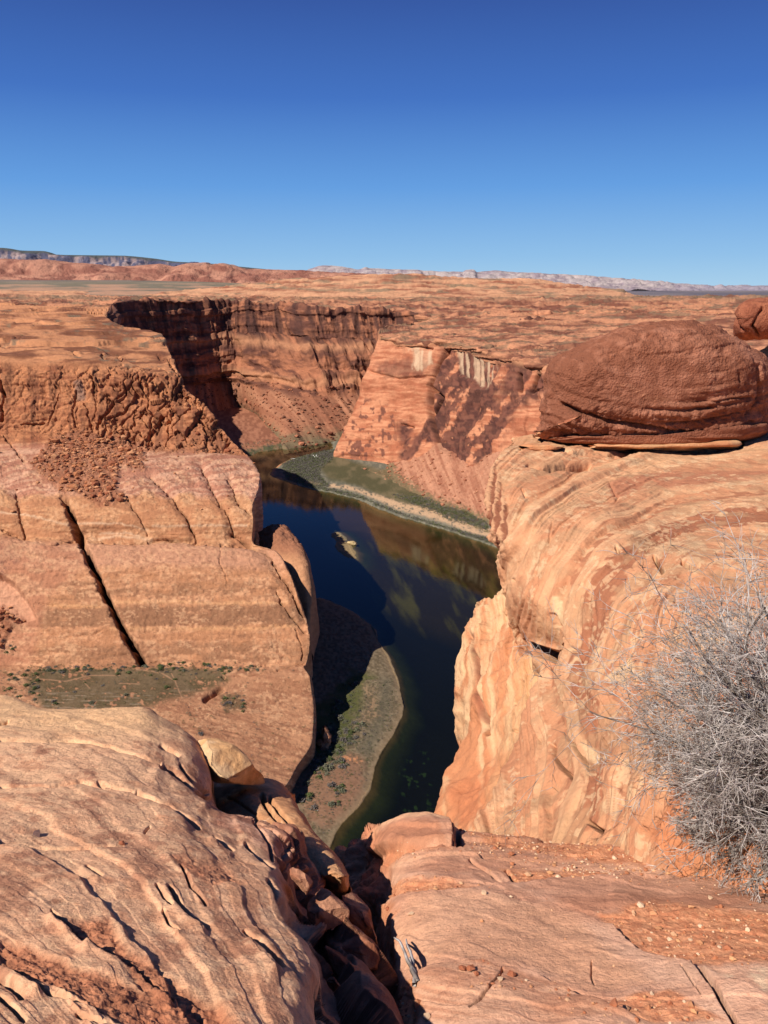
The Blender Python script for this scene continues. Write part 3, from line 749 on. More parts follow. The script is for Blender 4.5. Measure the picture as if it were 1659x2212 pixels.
L_CR = [  # joints traced in the photograph: line, width, depth
    (c3((325, 470), (370, 600), (430, 720), (500, 880), (560, 1010), (620, 1130), (690, 1240), (716, 1285)), 5.6, 24),
    (c3((350, 540), (400, 640), (470, 800), (540, 960)), 3.0, 6),
    (c3((760, 350), (860, 450), (940, 560), (980, 670)), 2.0, 4.5), (c3((1010, 300), (1090, 460), (1150, 560), (1170, 640)), 1.8, 4),
    (c3((1150, 360), (1200, 480), (1255, 540)), 1.8, 3.5), (c3((640, 460), (700, 560), (735, 640)), 1.5, 2.0),
    (c3((80, 430), (100, 560), (120, 650)), 2.2, 3), (c3((25, 160), (80, 230), (125, 280)), 2.0, 5),
    (c3((0, 620), (120, 658), (260, 686), (370, 668)), 1.8, 3.4), (c3((430, 655), (560, 680), (760, 672), (830, 660), (970, 678), (1100, 692), (1260, 690)), 1.7, 4.0),
    (c3((740, 668), (830, 662), (960, 668)), 2.0, 5), (c3((1160, 640), (1270, 690), (1340, 730), (1400, 830), (1460, 930), (1530, 1060)), 2.4, 5),
    (c3((1390, 930), (1430, 1010), (1490, 1090), (1530, 1130)), 1.8, 3), (c3((1480, 1120), (1510, 1200), (1520, 1270)), 1.6, 3),
    (c3((1100, 700), (1110, 780), (1150, 880)), 1.2, 1.0), (c3((330, 470), (620, 450), (850, 460), (1250, 460)), 1.3, 1.0),
    (c3((200, 990), (330, 1010), (500, 1010)), 1.3, 1.0), (c3((100, 740), (250, 750), (370, 760)), 1.2, .8), (c3((200, 1140), (350, 1160), (520, 1130)), 1.3, 1.2),
    (c3((760, 1283), (900, 1300), (1100, 1312), (1350, 1306), (1530, 1290)), 1.5, 2.5), (c3((1030, 1480), (1070, 1450), (1110, 1425)), 4.5, 5), (c3((1120, 1365), (1140, 1385)), 3.5, 4),
    (c3((1180, 1360), (1300, 1355), (1420, 1320), (1530, 1300)), 1.5, 2.2),
    (c1((440, 545), (452, 575), (470, 575)), 3.5, 10), (c1((505, 545), (522, 575), (535, 560)), 4, 10), (c1((310, 540), (335, 555)), 4, 6), (c1((385, 370), (440, 372)), 3, 10),
    (c1((140, 352), (160, 355)), 2.5, 6), (c1((95, 850), (150, 842), (190, 835)), 2.2, 6), (c1((3, 660), (8, 740), (8, 830)), 3.2, 10),
    (c1((375, 610), (410, 680), (400, 720)), 3.2, 6), (c1((600, 630), (560, 680), (520, 720), (430, 850)), 2.4, 5), (c1((770, 640), (740, 720), (660, 800), (645, 910)), 2.2, 5),
    (c1((810, 700), (740, 780), (700, 820), (680, 890)), 1.8, 4), (c1((200, 640), (260, 700), (240, 780), (200, 850)), 1.6, 3), (c1((480, 740), (500, 760), (440, 840), (420, 870)), 2.4, 5),
    (c1((640, 700), (630, 760), (600, 830)), 1.8, 4), (c1((890, 770), (840, 850), (820, 900)), 1.6, 3), (c1((330, 700), (320, 790), (330, 860)), 2.5, 4), (c1((370, 760), (390, 820), (400, 870)), 2.4, 4),
    (c1((0, 480), (90, 485)), 2.2, 6), (c1((0, 500), (30, 512)), 3, 6), (c1((630, 480), (700, 490)), 2, 4), (c1((680, 545), (720, 560), (780, 640)), 2.4, 6),
    (c1((550, 600), (620, 610), (700, 600), (770, 640)), 1.6, 3), (c1((480, 605), (520, 600), (560, 600)), 2.2, 5),
]
def lb_shape(c):
    p, px, py = c['p'], c['px'], c['py']; u = c['u']; inner = sstep(14.9, 13.6, c['v'])
    w = fbm(p / 40, 4, 201)
    w2 = fbm(p / 12, 4, 202); j = w2 * 4; w3 = fbm(p / 5, 3, 215)
    cliff = sstep(6.2, 7.2, u) * sstep(11.2, 9.8, u)
    top = sstep(6.8, 5.8, u)
    wall = sstep(11, 12, u) * sstep(23.6, 22.5, u)
    bench = sstep(23.6, 24.6, u)
    d = w * (6.5 * cliff + 1.8 * wall + 2.0 * top)
    # fractured upper cliff
    q = np.stack([p[:, 0] / 15 + w * .5, p[:, 1] / 30, p[:, 2] / 24 + p[:, 0] / 60 * 0], 1)
    sel = cliff > .01
    f1 = np.zeros(len(p), np.float32); f2 = f1 + 1; idv = f1.copy()
    if sel.any():
        a, b, e = cells(q[sel] + fbm(p[sel] / 9, 3, 203)[:, None] * .45, 4)
        a_, b_, e_ = cells(q[sel] / 2.3 + fbm(p[sel] / 20, 3, 234)[:, None] * .4, 6)
        e = e * .55 + e_ * .9 - .2; b = np.where(b_ - a_ < .07, a, b)
        f1[sel], f2[sel], idv[sel] = a, b, e
    crk = sstep(.12, .0, f2 - f1); edge = sstep(.5, .0, f2 - f1)
    right = sstep(120, 330, px)
    d += cliff * ((idv - .5) * 7.5 * (.3 + .7 * right) - edge * .7 * (.25 + .75 * right) - crk * 5.0 * (.2 + .8 * right))
    d += cliff * (ledge(p[:, 2] / 7 + w * 1.2, 6) - .5) * 3.4
    d += cliff * fbm(p / 5, 3, 204) * 1.4
    # ledgy bed tops
    lt = ledge(p[:, 1] / 40 + fbm(p / [120, 70, 60], 3, 205) * 2.6, 8, .8)
    d += top * ((lt - .5) * 6.0 + fbm(p / [60, 26, 30], 3, 206, ridge=True) * 2.2)
    # smooth wall: faint beds
    d += wall * ((ledge(p[:, 2] / 5.5 + fbm(p / 60, 3, 207) * .5, 12, .7) - .5) * .9 + fbm(p / [14, 14, 3.5], 4, 208) * .7)
    d += wall * ((ledge(p[:, 2] / 1.9 + fbm(p / [30, 30, 12], 3, 217) * 1.6, 13, .6) - .5) * .5 + fbm(p / 2.6, 4, 218) * .55)
    pink = sstep(11, 11.8, u) * sstep(14.4, 13.6, u)
    d += pink * (fbm(p / [9, 9, 2.2], 4, 209) * 1.3 + (ledge((p[:, 2] * .8 + p[:, 0] * .25) / 2.2 + fbm(p / 14, 3, 219) * 1.2, 14, .6) - .5) * 1.0 + fbm(p / 2.4, 3, 216) * .6)
    # rounded blocks between joints
    rub = pmask(px + w2 * 14, py + w2 * 10, c3((290, 150), (420, 120), (500, 165), (740, 180), (725, 330), (600, 300), (590, 400), (640, 480), (500, 500), (400, 450), (330, 460), (240, 380), (150, 300), (230, 200)), 7)
    rub = np.maximum(rub, pmask(px + w2 * 8, py + w2 * 8, [(-60, 1290), (10, 1300), (45, 1330), (22, 1360), (10, 1400), (-60, 1420)], 5))
    rub = np.maximum(rub, pmask(px + w2 * 8, py, [(400, 930), (520, 950), (530, 975), (320, 985), (330, 955)], 5) * .4)
    c['rub'] = rub
    d += rub * (fbm(p / 3.2, 4, 210) * 2.2 + 1.2)
    # alcove far left
    alc = pmask(px, py, [(-80, 1230), (0, 1242), (30, 1262), (60, 1300), (75, 1335), (40, 1345), (10, 1322), (-80, 1320)], 6)
    d -= alc * 9
    c['alc'] = alc
    low = sstep(26.5, 28, u)
    d += bench * (fbm(p / 25, 3, 211) * 1.1) * sstep(330, 430, px + (py - 1500) * .3)
    sw = fbm(np.stack([(px + py * .5) / 70 + w, (py - px * .25) / 9, px * 0], 1), 4, 212)
    d += bench * sstep(1480, 1530, py + (px - 450) * .12) * (sw * .55 + fbm(p / 4, 3, 213) * .3)
    for l, wd, dp in L_CR: d = d - carve(px, py, l, wd if wd > 4 else max(wd * .72, 1.1), j * 1.3 + w3 * 4, j * .9 - w3 * 4) * dp * (.65 + .7 * sstep(-.3, .3, w3))
    for l, wd, dp in L_CR[2:7] + L_CR[11:13]: d = d - carve(px, py, l, wd * 5.5, j, j) * dp * .55
    for l, wd, dp in L_CR[8:10]: d = d - carve(px, py, l, wd * 4.5, j, j) * dp * .45
    # beds bulge between ledge lines
    hl = 0 * px
    hl = carve(px, py, c3((430, 600), (600, 590), (1250, 600)), 9) * .8
    d += hl
    return d * (.35 + .65 * inner)
def lb_col(c):
    p, px, py, u = c['p'], c['px'], c['py'], c['u']
    z = p[:, 2]
    j = fbm(np.stack([px / 40, py / 16, px * 0], 1), 5, 221); k = fbm(np.stack([px / 7, py / 5, px * 0], 1), 5, 222)
    h = fbm(np.stack([px / 60, (py + .08 * px + 14 * fbm(np.stack([px / 70, py / 50, px * 0], 1), 2, 229)) / 4.0, px * 0], 1), 5, 223); st = fbm(np.stack([px / 9, py / 120, px * 0], 1), 4, 224)
    topc = strat_col(px, py, (214, 142, 94), (142, 86, 58), 7, 60, 5)
    sage = sstep(.2, .45, fbm(np.stack([px / 30, py / 4, px * 0], 1), 4, 225))
    topc = mix(topc, lin(128, 108, 86), sage * .8)
    cl = mix(lin(168, 98, 62), lin(214, 138, 88), sstep(-.5, .35, h * .6 + j * .6))
    cl = mix(cl, lin(104, 62, 46), sstep(.05, .45, st + k * .4) * .6)
    cl = mix(cl, lin(138, 112, 100), pmask(px + k * 4, py, c1((320, 660), (355, 655), (370, 740), (330, 745)), 4) * .7)
    rosy = mix(lin(196, 128, 98), lin(228, 168, 132), sstep(-.3, .35, h + k * .3))
    tan = mix(lin(200, 132, 88), lin(222, 156, 106), sstep(-.3, .3, h * .5 + j))
    wallc = mix(lin(200, 134, 90), lin(220, 152, 106), sstep(-.3, .3, j))
    jj = py + j * 10
    def band(y0, y1, s=5): return sstep(y0 - s, y0 + s, jj) * sstep(y1 + s, y1 - s, jj)
    wallc = mix(wallc, lin(214, 150, 114), band(1168, 1225, 12) * sstep(-.5, .2, k + .4) * .8)
    dk = lin(164, 112, 78)
    px0, py0 = px, py; px = px + j * 26; py = py + k * 7 + j * 12
    yy = py + .012 * (px - 300)
    def bnd(y0, y1, s0, amt, lo=-.5, hi=.1, sd=0):
        q = fbm(np.stack([px / 55, py / 9, px * 0 + sd], 1), 4, 228)
        return sstep(y0 - s0, y0 + s0, yy) * sstep(y1 + s0, y1 - s0, yy) * sstep(lo, hi, q) * amt
    wallc = mix(wallc, dk, bnd(1256, 1296, 7, .7, -.2, .25, 1))
    wallc = mix(wallc, dk, bnd(1309, 1352, 3.5, .9, -.7, -.2, 2))
    wallc = mix(wallc, dk, bnd(1392, 1436, 7, .8, -.45, .1, 3))
    wallc = mix(wallc, lin(150, 100, 72), bnd(1366, 1380, 5, .5, 0, .4, 4))
    px, py = px0, py0
    for l in (c3((490, 985), (700, 985), (900, 978), (1100, 990), (1440, 985)), c3((560, 1120), (900, 1115), (1300, 1120), (1490, 1100)), c3((250, 1000), (500, 1005))):
        wallc = mix(wallc, lin(230, 164, 110), carve(px, py, l, 4, 0, k * 4) * .8)
    for l in (c3((0, 530), (110, 540), (350, 600)), c3((330, 590), (600, 590), (740, 620)), c3((770, 605), (950, 600), (1240, 600)), c3((440, 660), (600, 650), (760, 665)), c3((500, 640), (640, 636), (700, 650))):
        tan = mix(tan, lin(238, 190, 148), carve(px, py, l, 2.4, 0, k * 4) * .8)
    wallc = mix(wallc, lin(232, 172, 124), sstep(.2, .5, st) * .18)
    left = pmask(px + k * 10, py, c3((-300, 620), (100, 660), (390, 700), (430, 800), (240, 960), (150, 1300), (-300, 1300)), 14)
    wallc = mix(wallc, mix(lin(200, 130, 94), lin(218, 152, 112), sstep(-.3, .3, j)), left * .8)
    wallc = mix(wallc, lin(148, 92, 74), pmask(px + k * 8, py + k * 10, c3((-50, 680), (60, 700), (110, 770), (20, 860), (-50, 840)), 7) * sstep(-.2, .2, k) * .8)
    bench = mix(lin(204, 142, 100), lin(180, 120, 84), sstep(-.2, .4, fbm(np.stack([(px + py * .5) / 50, (py - px * .25) / 8, px * 0], 1), 5, 226)))
    bench = mix(bench, lin(176, 118, 84), sstep(1530, 1500, py) * .3)
    veg = pmask(px + j * 14, py + k * 9 + j * 6, c3((120, 1340), (160, 1325), (350, 1290), (560, 1310), (900, 1295), (1130, 1325), (1150, 1380), (1000, 1440), (850, 1470), (700, 1525), (480, 1540), (230, 1535), (150, 1440)), 12)
    bench = mix(bench, mix(lin(92, 80, 52), lin(118, 98, 70), sstep(-.3, .4, j + k * .5)), veg * .92 * sstep(-.5, -.2, j * .7 + k))
    bench = mix(bench, lin(168, 144, 118), veg * sstep(.15, .4, fbm(np.stack([px / 30, py / 3, px * 0], 1), 4, 227)) * sstep(1480, 1510, py) * .6)
    bench = mix(bench, lin(98, 86, 58), pmask(px + k * 6, py + k * 4, c3((1100, 1450), (1200, 1440), (1240, 1520), (1130, 1540)), 8) * .6)
    for l, wd in ((c3((670, 1320), (760, 1330), (820, 1345), (880, 1380), (900, 1430), (915, 1465)), 1.3), (c3((160, 1330), (200, 1370), (330, 1382), (450, 1352), (600, 1352)), 1.0), (c3((420, 1385), (450, 1415)), .9), (c3((600, 1392), (700, 1395)), .9), (c3((860, 1340), (880, 1375)), 1.)):
        bench = mix(bench, lin(190, 140, 102), carve(px, py, l, wd * 1.2, 0, 0) * .8)
    col = topc
    col = mix(col, cl, sstep(6.0, 7.0, u))
    col = mix(col, rosy, sstep(10.6, 11.2, u))
    col = mix(col, tan, sstep(13.3, 13.9, u + j * .5))
    col = mix(col, wallc, sstep(17.2, 17.9, u))
    col = mix(col, bench, sstep(23.6, 24.3, u + k * .3))
    cr = sstep(.08, .16, k * .8 + j * .5 - np.abs(h) * .5) * sstep(10.5, 11.5, u)
    col = mix(col, lin(236, 176, 128), cr * .45 * (1 - veg))
    cr2 = sstep(.12, .22, -k * .8 + j * .3 - .02) * sstep(6.5, 7.5, u)
    col = mix(col, lin(156, 100, 70), cr2 * .4 * (1 - veg))
    r = mix(lin(156, 94, 64), lin(192, 126, 90), sstep(-.3, .4, k))
    col = mix(col, r, c['rub'] * .92)
    col = mix(col, lin(226, 160, 124), c['alc'] * .7)
    for l, wd, dp in L_CR[:8] + L_CR[11:12]:
        col = mix(col, lin(132, 88, 62), carve(px, py, l, wd * 1.2, k * 2, k * 2) * .35)
    return col
surface('left_butte', LB, 1.45, lb_shape, lb_col, MAT_BUTTE, cap=200, label='layered orange butte with a green bench, left of the river')
# detached slab behind the butte's right shoulder
SLAB = net_px([
    [(560, 1150, 690), (575, 1140, 690), (590, 1132, 690), (612, 1133, 690), (625, 1146, 690), (630, 1160, 700)],
    [(560, 1165, 672), (580, 1158, 668), (600, 1155, 664), (630, 1160, 664), (645, 1168, 666), (650, 1178, 680)],
    [(560, 1195, 660), (590, 1190, 650), (615, 1188, 645), (640, 1186, 642), (657, 1192, 645), (662, 1200, 665)],
    [(570, 1240, 645), (600, 1240, 628), (630, 1235, 620), (655, 1232, 618), (670, 1236, 622), (675, 1245, 650)],
    [(590, 1290, 630), (620, 1290, 612), (645, 1288, 606), (663, 1286, 604), (675, 1286, 608), (679, 1290, 640)],
    [(600, 1340, 615), (635, 1335, 600), (655, 1335, 594), (665, 1332, 592), (672, 1332, 594), (677, 1332, 625)],
    [(610, 1420, 600), (640, 1415, 588), (655, 1412, 582), (664, 1410, 580), (668, 1408, 582), (674, 1410, 610)],
])
SLAB = np.concatenate([SLAB[:1] + [0, 30, -30], SLAB], 0)
SLAB = np.concatenate([SLAB, SLAB[:, -1:] + [0, 70, -90]], 1)
def slab_shape(c):
    p = c['p']; t = sstep(3.4, 2.2, c['u'])
    return fbm(p / 14, 4, 231) * 1.2 + t * fbm(p / 3, 3, 232) * 1.6
def slab_col(c):
    px, py = c['px'], c['py']; k = fbm(np.stack([px / 6, py / 6, px * 0], 1), 4, 233)
    col = mix(lin(216, 152, 106), lin(198, 136, 94), sstep(-.3, .3, k))
    return mix(col, lin(166, 104, 74), sstep(1215, 1180, py + k * 20) * .85)
surface('detached_slab', SLAB, 1.4, slab_shape, slab_col, MAT_BUTTE, cap=120, label='rounded rock fin split off the right shoulder of the butte')
# ================================================================== right outcrop
def w_(px): return fbm(np.stack([px / 80, px * 0, px * 0], 1), 3, 417) * 30
def rrow(pts, L, ext):
    """left silhouette L (x,y,d) -> interior points, prefixed by a fall-away into the canyon"""
    l = np.array(P(*L))
    xs = [L[0] + (1950 - L[0]) * t for t in (0, .05, .11, .18, .26, .35, .45, .56, .68, .8, 1.)]
    r = [P(*q) for q in resample_px([L] + pts, xs)]
    pre = [l + np.array(w, float) for w in ext]
    e = r[-1]
    return pre + r + [e + np.array(q, float) for q in ((3, 0, .05), (12, -1, -.2), (60, -4, -2.5))]
EXT = ((1.9, 2.8, -9), (.95, 1.7, -4.2), (.44, .75, -1.8), (.12, .15, -.5))
EXT2 = ((.6, 1.2, -6), (.35, .9, -2.6), (.2, .5, -.9), (.06, .16, -.22))
OUT = [
    [p_ for p_ in rrow([(1180, 928, 13.5), (1400, 905, 15), (1560, 830, 15.8), (1625, 742, 15.4), (1700, 736, 15.4), (1950, 730, 16)], (1110, 950, 12.4), EXT)],
    rrow([(1180, 940, 12.4), (1400, 940, 13.0), (1659, 850, 14.0), (1950, 800, 14.4)], (1100, 962, 11.4), EXT),
    rrow([(1150, 966, 10.9), (1300, 975, 11.1), (1500, 972, 11.2), (1659, 940, 11.9), (1950, 905, 12.5)], (1084, 975, 10.6), EXT),
    rrow([(1120, 1000, 9.9), (1300, 1010, 10.0), (1659, 990, 10.3), (1950, 980, 10.6)], (1066, 1000, 10.0), EXT),
    rrow([(1120, 1050, 8.9), (1300, 1052, 8.9), (1659, 1040, 9.0), (1950, 1030, 9.2)], (1056, 1050, 9.3), EXT),
    rrow([(1120, 1110, 8.0), (1300, 1106, 7.8), (1659, 1100, 7.7), (1950, 1095, 7.9)], (1053, 1110, 8.6), EXT),
    rrow([(1130, 1165, 7.45), (1300, 1162, 7.0), (1500, 1160, 6.7), (1659, 1158, 6.7), (1950, 1155, 6.9)], (1062, 1163, 8.2), EXT),
    rrow([(1150, 1225, 7.0), (1300, 1222, 6.4), (1420, 1220, 5.95), (1659, 1218, 5.8), (1950, 1215, 6.0)], (1084, 1225, 7.9), EXT),
    rrow([(1150, 1290, 6.75), (1250, 1290, 6.3), (1400, 1288, 5.4), (1659, 1285, 5.05), (1950, 1285, 5.2)], (1092, 1285, 7.6), EXT),
    rrow([(1180, 1345, 6.5), (1280, 1345, 5.85), (1400, 1343, 5.0), (1659, 1340, 4.6), (1950, 1340, 4.7)], (1112, 1345, 7.4), EXT2),
    rrow([(1230, 1398, 6.0), (1300, 1398, 5.4), (1400, 1397, 4.72), (1659, 1395, 4.25), (1950, 1395, 4.3)], (1150, 1394, 7.0), EXT2),
    rrow([(1225, 1450, 5.75), (1300, 1448, 5.05), (1400, 1447, 4.42), (1659, 1445, 3.95), (1950, 1445, 4.0)], (1170, 1450, 6.5), EXT2),
    rrow([(1200, 1520, 5.55), (1300, 1518, 4.65), (1400, 1517, 4.12), (1659, 1515, 3.62), (1950, 1515, 3.6)], (1150, 1520, 6.1), EXT2),
    rrow([(1190, 1600, 5.15), (1300, 1598, 4.3), (1400, 1597, 3.8), (1659, 1595, 3.3), (1950, 1595, 3.25)], (1120, 1600, 5.75), EXT2),
    rrow([(1180, 1680, 4.75), (1300, 1678, 4.0), (1400, 1677, 3.52), (1659, 1675, 3.04), (1950, 1675, 2.95)], (1085, 1680, 5.35), EXT2),
    rrow([(1160, 1760, 4.4), (1300, 1758, 3.72), (1400, 1757, 3.3), (1659, 1755, 2.84), (1950, 1755, 2.75)], (1040, 1760, 5.0), EXT2),
    rrow([(1140, 1830, 4.15), (1300, 1835, 3.5), (1400, 1835, 3.12), (1659, 1830, 2.68), (1950, 1830, 2.6)], (1005, 1825, 4.75), EXT2),
    rrow([(1140, 1900, 3.95), (1300, 1905, 3.32), (1400, 1905, 2.96), (1659, 1910, 2.54), (1950, 1910, 2.45)], (985, 1890, 4.5), EXT2),
    rrow([(1140, 1990, 3.75), (1300, 1995, 3.15), (1400, 1995, 2.82), (1659, 2000, 2.4), (1950, 2000, 2.3)], (975, 1980, 4.2), EXT2),
]
SL_O = [  # slots and hollows
    (c5((470, 290), (540, 298), (620, 294), (760, 286)), 4.4, .42), (c5((430, 195), (560, 210), (680, 235), (850, 238), (1000, 225)), 2.6, .14),
    (c5((760, 195), (900, 212), (1100, 205), (1280, 212), (1500, 190)), 2.8, .18), (c5((500, 140), (590, 138)), 3.4, .3),
    (c5((1080, 740), (1115, 790)), 3, .15), (c5((1215, 765), (1250, 780), (1290, 780)), 3.4, .2), (c5((1180, 930), (1220, 965)), 3.2, .18), (c5((1225, 965), (1255, 1040)), 2, .02),
    (c5((895, 690), (905, 705)), 3, .05), (c5((440, 410), (450, 430)), 2.5, .03), (c5((400, 840), (405, 850)), 3, .03), (c5((1180, 1105), (1188, 1115)), 3, .05),
    (c5((590, 1640), (600, 1700), (640, 1760), (685, 1810)), 3.2, .09), (c5((690, 1620), (720, 1690), (765, 1760)), 2.6, .07), (c5((775, 2020), (820, 2050), (850, 2070)), 3.6, .14),
    (c5((500, 1560), (540, 1640), (520, 1720)), 2, .015), (c5((640, 1440), (620, 1560), (680, 1660), (700, 1700)), 2, .02),
    (c5((790, 1430), (800, 1540), (850, 1680), (890, 1760)), 2, .02), (c5((730, 960), (760, 1080), (780, 1180)), 1.6, .01), (c5((850, 1000), (840, 1160), (830, 1330)), 1.8, .012),
    (c5((590, 1010), (600, 1060), (660, 1140), (700, 1200), (710, 1280), (690, 1330)), 3, .04), (c5((585, 560), (560, 680), (500, 760), (510, 900)), 2.2, .016),
    (c5((860, 370), (900, 440), (880, 470)), 2.5, .02), (c5((1040, 700), (1090, 640), (1200, 600)), 3, .03),
]
def flowF(px, py):
    """iso-lines of the cross-beds: vertical on the left, bending to the right at the top"""
    wx = fbm(np.stack([px / 160, py / 230, px * 0], 1), 3, 301) * 34
    wx = wx + 26 * np.sin(py / 95.) * sstep(1380, 1480, py) * sstep(1180, 1230, px) * sstep(1450, 1380, px)
    dx = np.maximum(1700 - (px + wx), 0); dy = np.maximum(1430 - (py + wx * .45), 0) * 1.34
    return (dx ** 2.7 + dy ** 2.7) ** (1 / 2.7)
def out_shape(c):
    p, px, py = c['p'], c['px'], c['py']
    Fv = flowF(px, py); c['F'] = Fv
    w = fbm(p / .9, 4, 302); w2 = fbm(p / .16, 4, 303); j = w2 * 5
    d = w * .07 + w2 * .016
    amp = sstep(1950, 1750, py) * (.25 + .75 * sstep(1500, 1350, px))
    d += amp * ((ledge(Fv / 22 + w * .35, 21, .6) - .5) * .06 + (ledge(Fv / 6 + w2 * .4, 22, .6) - .5) * .018)
    d += fbm(np.stack([Fv / 7, py / 120, px / 160], 1), 3, 304) * .012
    left = sstep(4.2, 3.2, c['v'])
    d += left * (fbm(p / [.25, .25, 1.2], 4, 305, ridge=True) * .12 - .11)
    lip = pmask(px, py, c5((240, 400), (300, 270), (350, 420), (380, 560), (360, 740), (280, 700)), 6)
    d += lip * (np.sin((px * .95 + py * .12) / 2.6 + w * 3) * .012 + fbm(p / .08, 3, 306) * .05)
    for l, wd, dp in SL_O: d = d - carve(px, py, l, wd, j * .5, j * .5) * dp
    d -= pmask(px, py, c5((462, 1122), (520, 1158), (600, 1182), (645, 1148), (642, 1175), (592, 1196), (580, 1232), (520, 1212), (500, 1192)), 2.5) * 1.0
    c['lip'] = lip
    return d
def out_col(c):
    px, py, p = c['px'], c['py'], c['p']; Fv = c['F']
    k = fbm(p / .10, 4, 311); kk = fbm(p / .035, 3, 312); j = fbm(p / .5, 4, 313)
    cream = lin(238, 178, 128); tan = lin(230, 160, 112); org = lin(222, 148, 102); rst = lin(184, 112, 76)
    b = fbm(np.stack([Fv / 13, py / 700, px / 700], 1), 3, 314) * .35 + (ledge(Fv / 19 + k * .25 + j * .5, 23, .88) - .5) * 1.05 + (ledge(Fv / 4.6 + k * .5, 24, .7) - .5) * .22 + k * .25 + j * .3
    col = mix(org, cream, sstep(-.4, .7, b))
    col = mix(col, tan, sstep(.3, -.1, np.abs(j)) * .4)
    def bd(f0, f1, s=5): 
        q = Fv + k * 16
        return sstep(f0 - s, f0 + s, q) * sstep(f1 + s, f1 - s, q)
    rustb = bd(398, 446, 3) * 1.0
    rustb = np.maximum(rustb, bd(296, 322, 5) * .75 * sstep(.5, -.3, j))
    rustb = np.maximum(rustb, bd(352, 360, 2) * .7)
    rustb = np.maximum(rustb, bd(480, 492, 2) * .75)
    rustb = np.maximum(rustb, bd(575, 592, 4) * .35)
    rustb *= sstep(1960, 1780, py)
    col = mix(col, rst, rustb * .95)
    col = mix(col, lin(198, 124, 88), pmask(px + k * 10, py + k * 6, c5((840, 370), (1060, 320), (1640, 300), (1640, 360), (1000, 405), (880, 450)), 6) * .85)
    gt = sstep(.05, .3, fbm(p / .28, 4, 316) + .15 * kk)
    col = mix(col, lin(206, 156, 112), gt * .55)
    edge_b = np.abs(fbm(np.stack([Fv / 24, py / 500, px / 500], 1), 3, 317))
    lich = sstep(.06, .12, kk * .45 + k * .55 + j * .35 - edge_b * .9 + .03)
    col = mix(col, lin(246, 200, 150), lich * .5)
    thin = sstep(.035, .0, np.abs(fbm(np.stack([Fv / 17, py / 300, px / 300], 1), 3, 318) - .05)) * sstep(-.2, .2, j)
    col = mix(col, lin(182, 112, 78), thin * .6)
    for poly in (c5((590, 920), (630, 930), (640, 1040), (600, 1050)), c5((860, 1280), (960, 1210), (1000, 1290), (930, 1340), (850, 1330)), c5((730, 1640), (780, 1650), (810, 1720), (760, 1720))):
        col = mix(col, lin(246, 198, 146), pmask(px + k * 14, py + k * 14, poly, 5) * .8)
    col = mix(col, mix(lin(150, 86, 60), lin(220, 160, 116), sstep(-.2, .8, np.sin((px * .95 + py * .12) / 2.6 + w_(px * 9) * .05) + kk)), c['lip'] * .9)
    # loose orange sand round the bush
    sand = pmask(px + k * 8, py + k * 8, [(1440, 1850), (1400, 1800), (1460, 1700), (1500, 1560), (1560, 1450), (1640, 1330), (1750, 1280), (2100, 1280), (2100, 2100), (1500, 2000)], 14)
    col = mix(col, lin(226, 138, 86), sand * .85)
    col = mix(col, lin(228, 160, 108), sstep(1.9, .5, c['u']) * .5)
    c['sand'] = sand
    return col
surface('right_outcrop', OUT, 1.5, out_shape, out_col, MAT_OUT, cap=150, label='cream and rust banded sandstone shoulder on the right')
# lower fin beneath the overhang
FIN = [[P(*q) for q in r] for r in [
    [(1040, 1290, 10.4), (1062, 1285, 10.2), (1092, 1272, 10), (1130, 1280, 9.6), (1200, 1290, 9.2), (1300, 1300, 8.8)],
    [(1026, 1326, 9.9), (1044, 1322, 9.6), (1090, 1315, 9.2), (1130, 1320, 8.8), (1200, 1330, 8.4), (1300, 1340, 8.0)],
    [(1004, 1362, 9.6), (1028, 1358, 9.2), (1080, 1360, 8.7), (1130, 1365, 8.2), (1200, 1375, 7.8), (1300, 1390, 7.3)],
    [(987, 1409, 9.2), (1010, 1405, 8.8), (1070, 1410, 8.2), (1130, 1415, 7.7), (1200, 1425, 7.2), (1300, 1440, 6.8)],
    [(984, 1480, 8.7), (1010, 1478, 8.2), (1070, 1480, 7.6), (1130, 1485, 7.1), (1190, 1490, 6.7), (1300, 1500, 6.4)],
    [(987, 1550, 8.2), (1012, 1548, 7.7), (1070, 1550, 7.1), (1120, 1555, 6.6), (1170, 1560, 6.3), (1300, 1570, 6.0)],
    [(989, 1615, 7.8), (1008, 1615, 7.3), (1055, 1618, 6.7), (1100, 1622, 6.2), (1150, 1625, 5.95), (1300, 1630, 5.7)],
    [(968, 1670, 7.4), (992, 1670, 6.9), (1035, 1672, 6.3), (1080, 1676, 5.85), (1130, 1680, 5.6), (1300, 1690, 5.4)],
    [(950, 1698, 7.2), (978, 1700, 6.7), (1020, 1705, 6.1), (1065, 1710, 5.65), (1110, 1715, 5.4), (1300, 1720, 5.2)],
    [(942, 1745, 6.9), (968, 1748, 6.4), (1005, 1752, 5.8), (1045, 1758, 5.4), (1090, 1765, 5.2), (1300, 1770, 5.0)],
    [(930, 1778, 6.7), (955, 1782, 6.2), (995, 1790, 5.6), (1030, 1800, 5.2), (1080, 1810, 5.0), (1300, 1830, 4.8)],
    [(900, 1850, 6.4), (930, 1855, 5.9), (970, 1865, 5.4), (1010, 1880, 5.0), (1060, 1890, 4.8), (1300, 1900, 4.6)],
    [(880, 1960, 6.2), (910, 1965, 5.7), (960, 1975, 5.2), (1000, 1990, 4.8), (1060, 2000, 4.6), (1300, 2010, 4.4)]]]
FIN = np.array(FIN)
FIN = np.concatenate([FIN[:, :1] + [1.0, 3.0, -12], FIN[:, :1] + [.4, 1.6, -4], FIN[:, :1] + [.06, .35, -.6], FIN], 1)
FIN = np.concatenate([FIN[:1] + [.3, 1.5, -5], FIN[:1] + [.1, .4, -.8], FIN], 0)
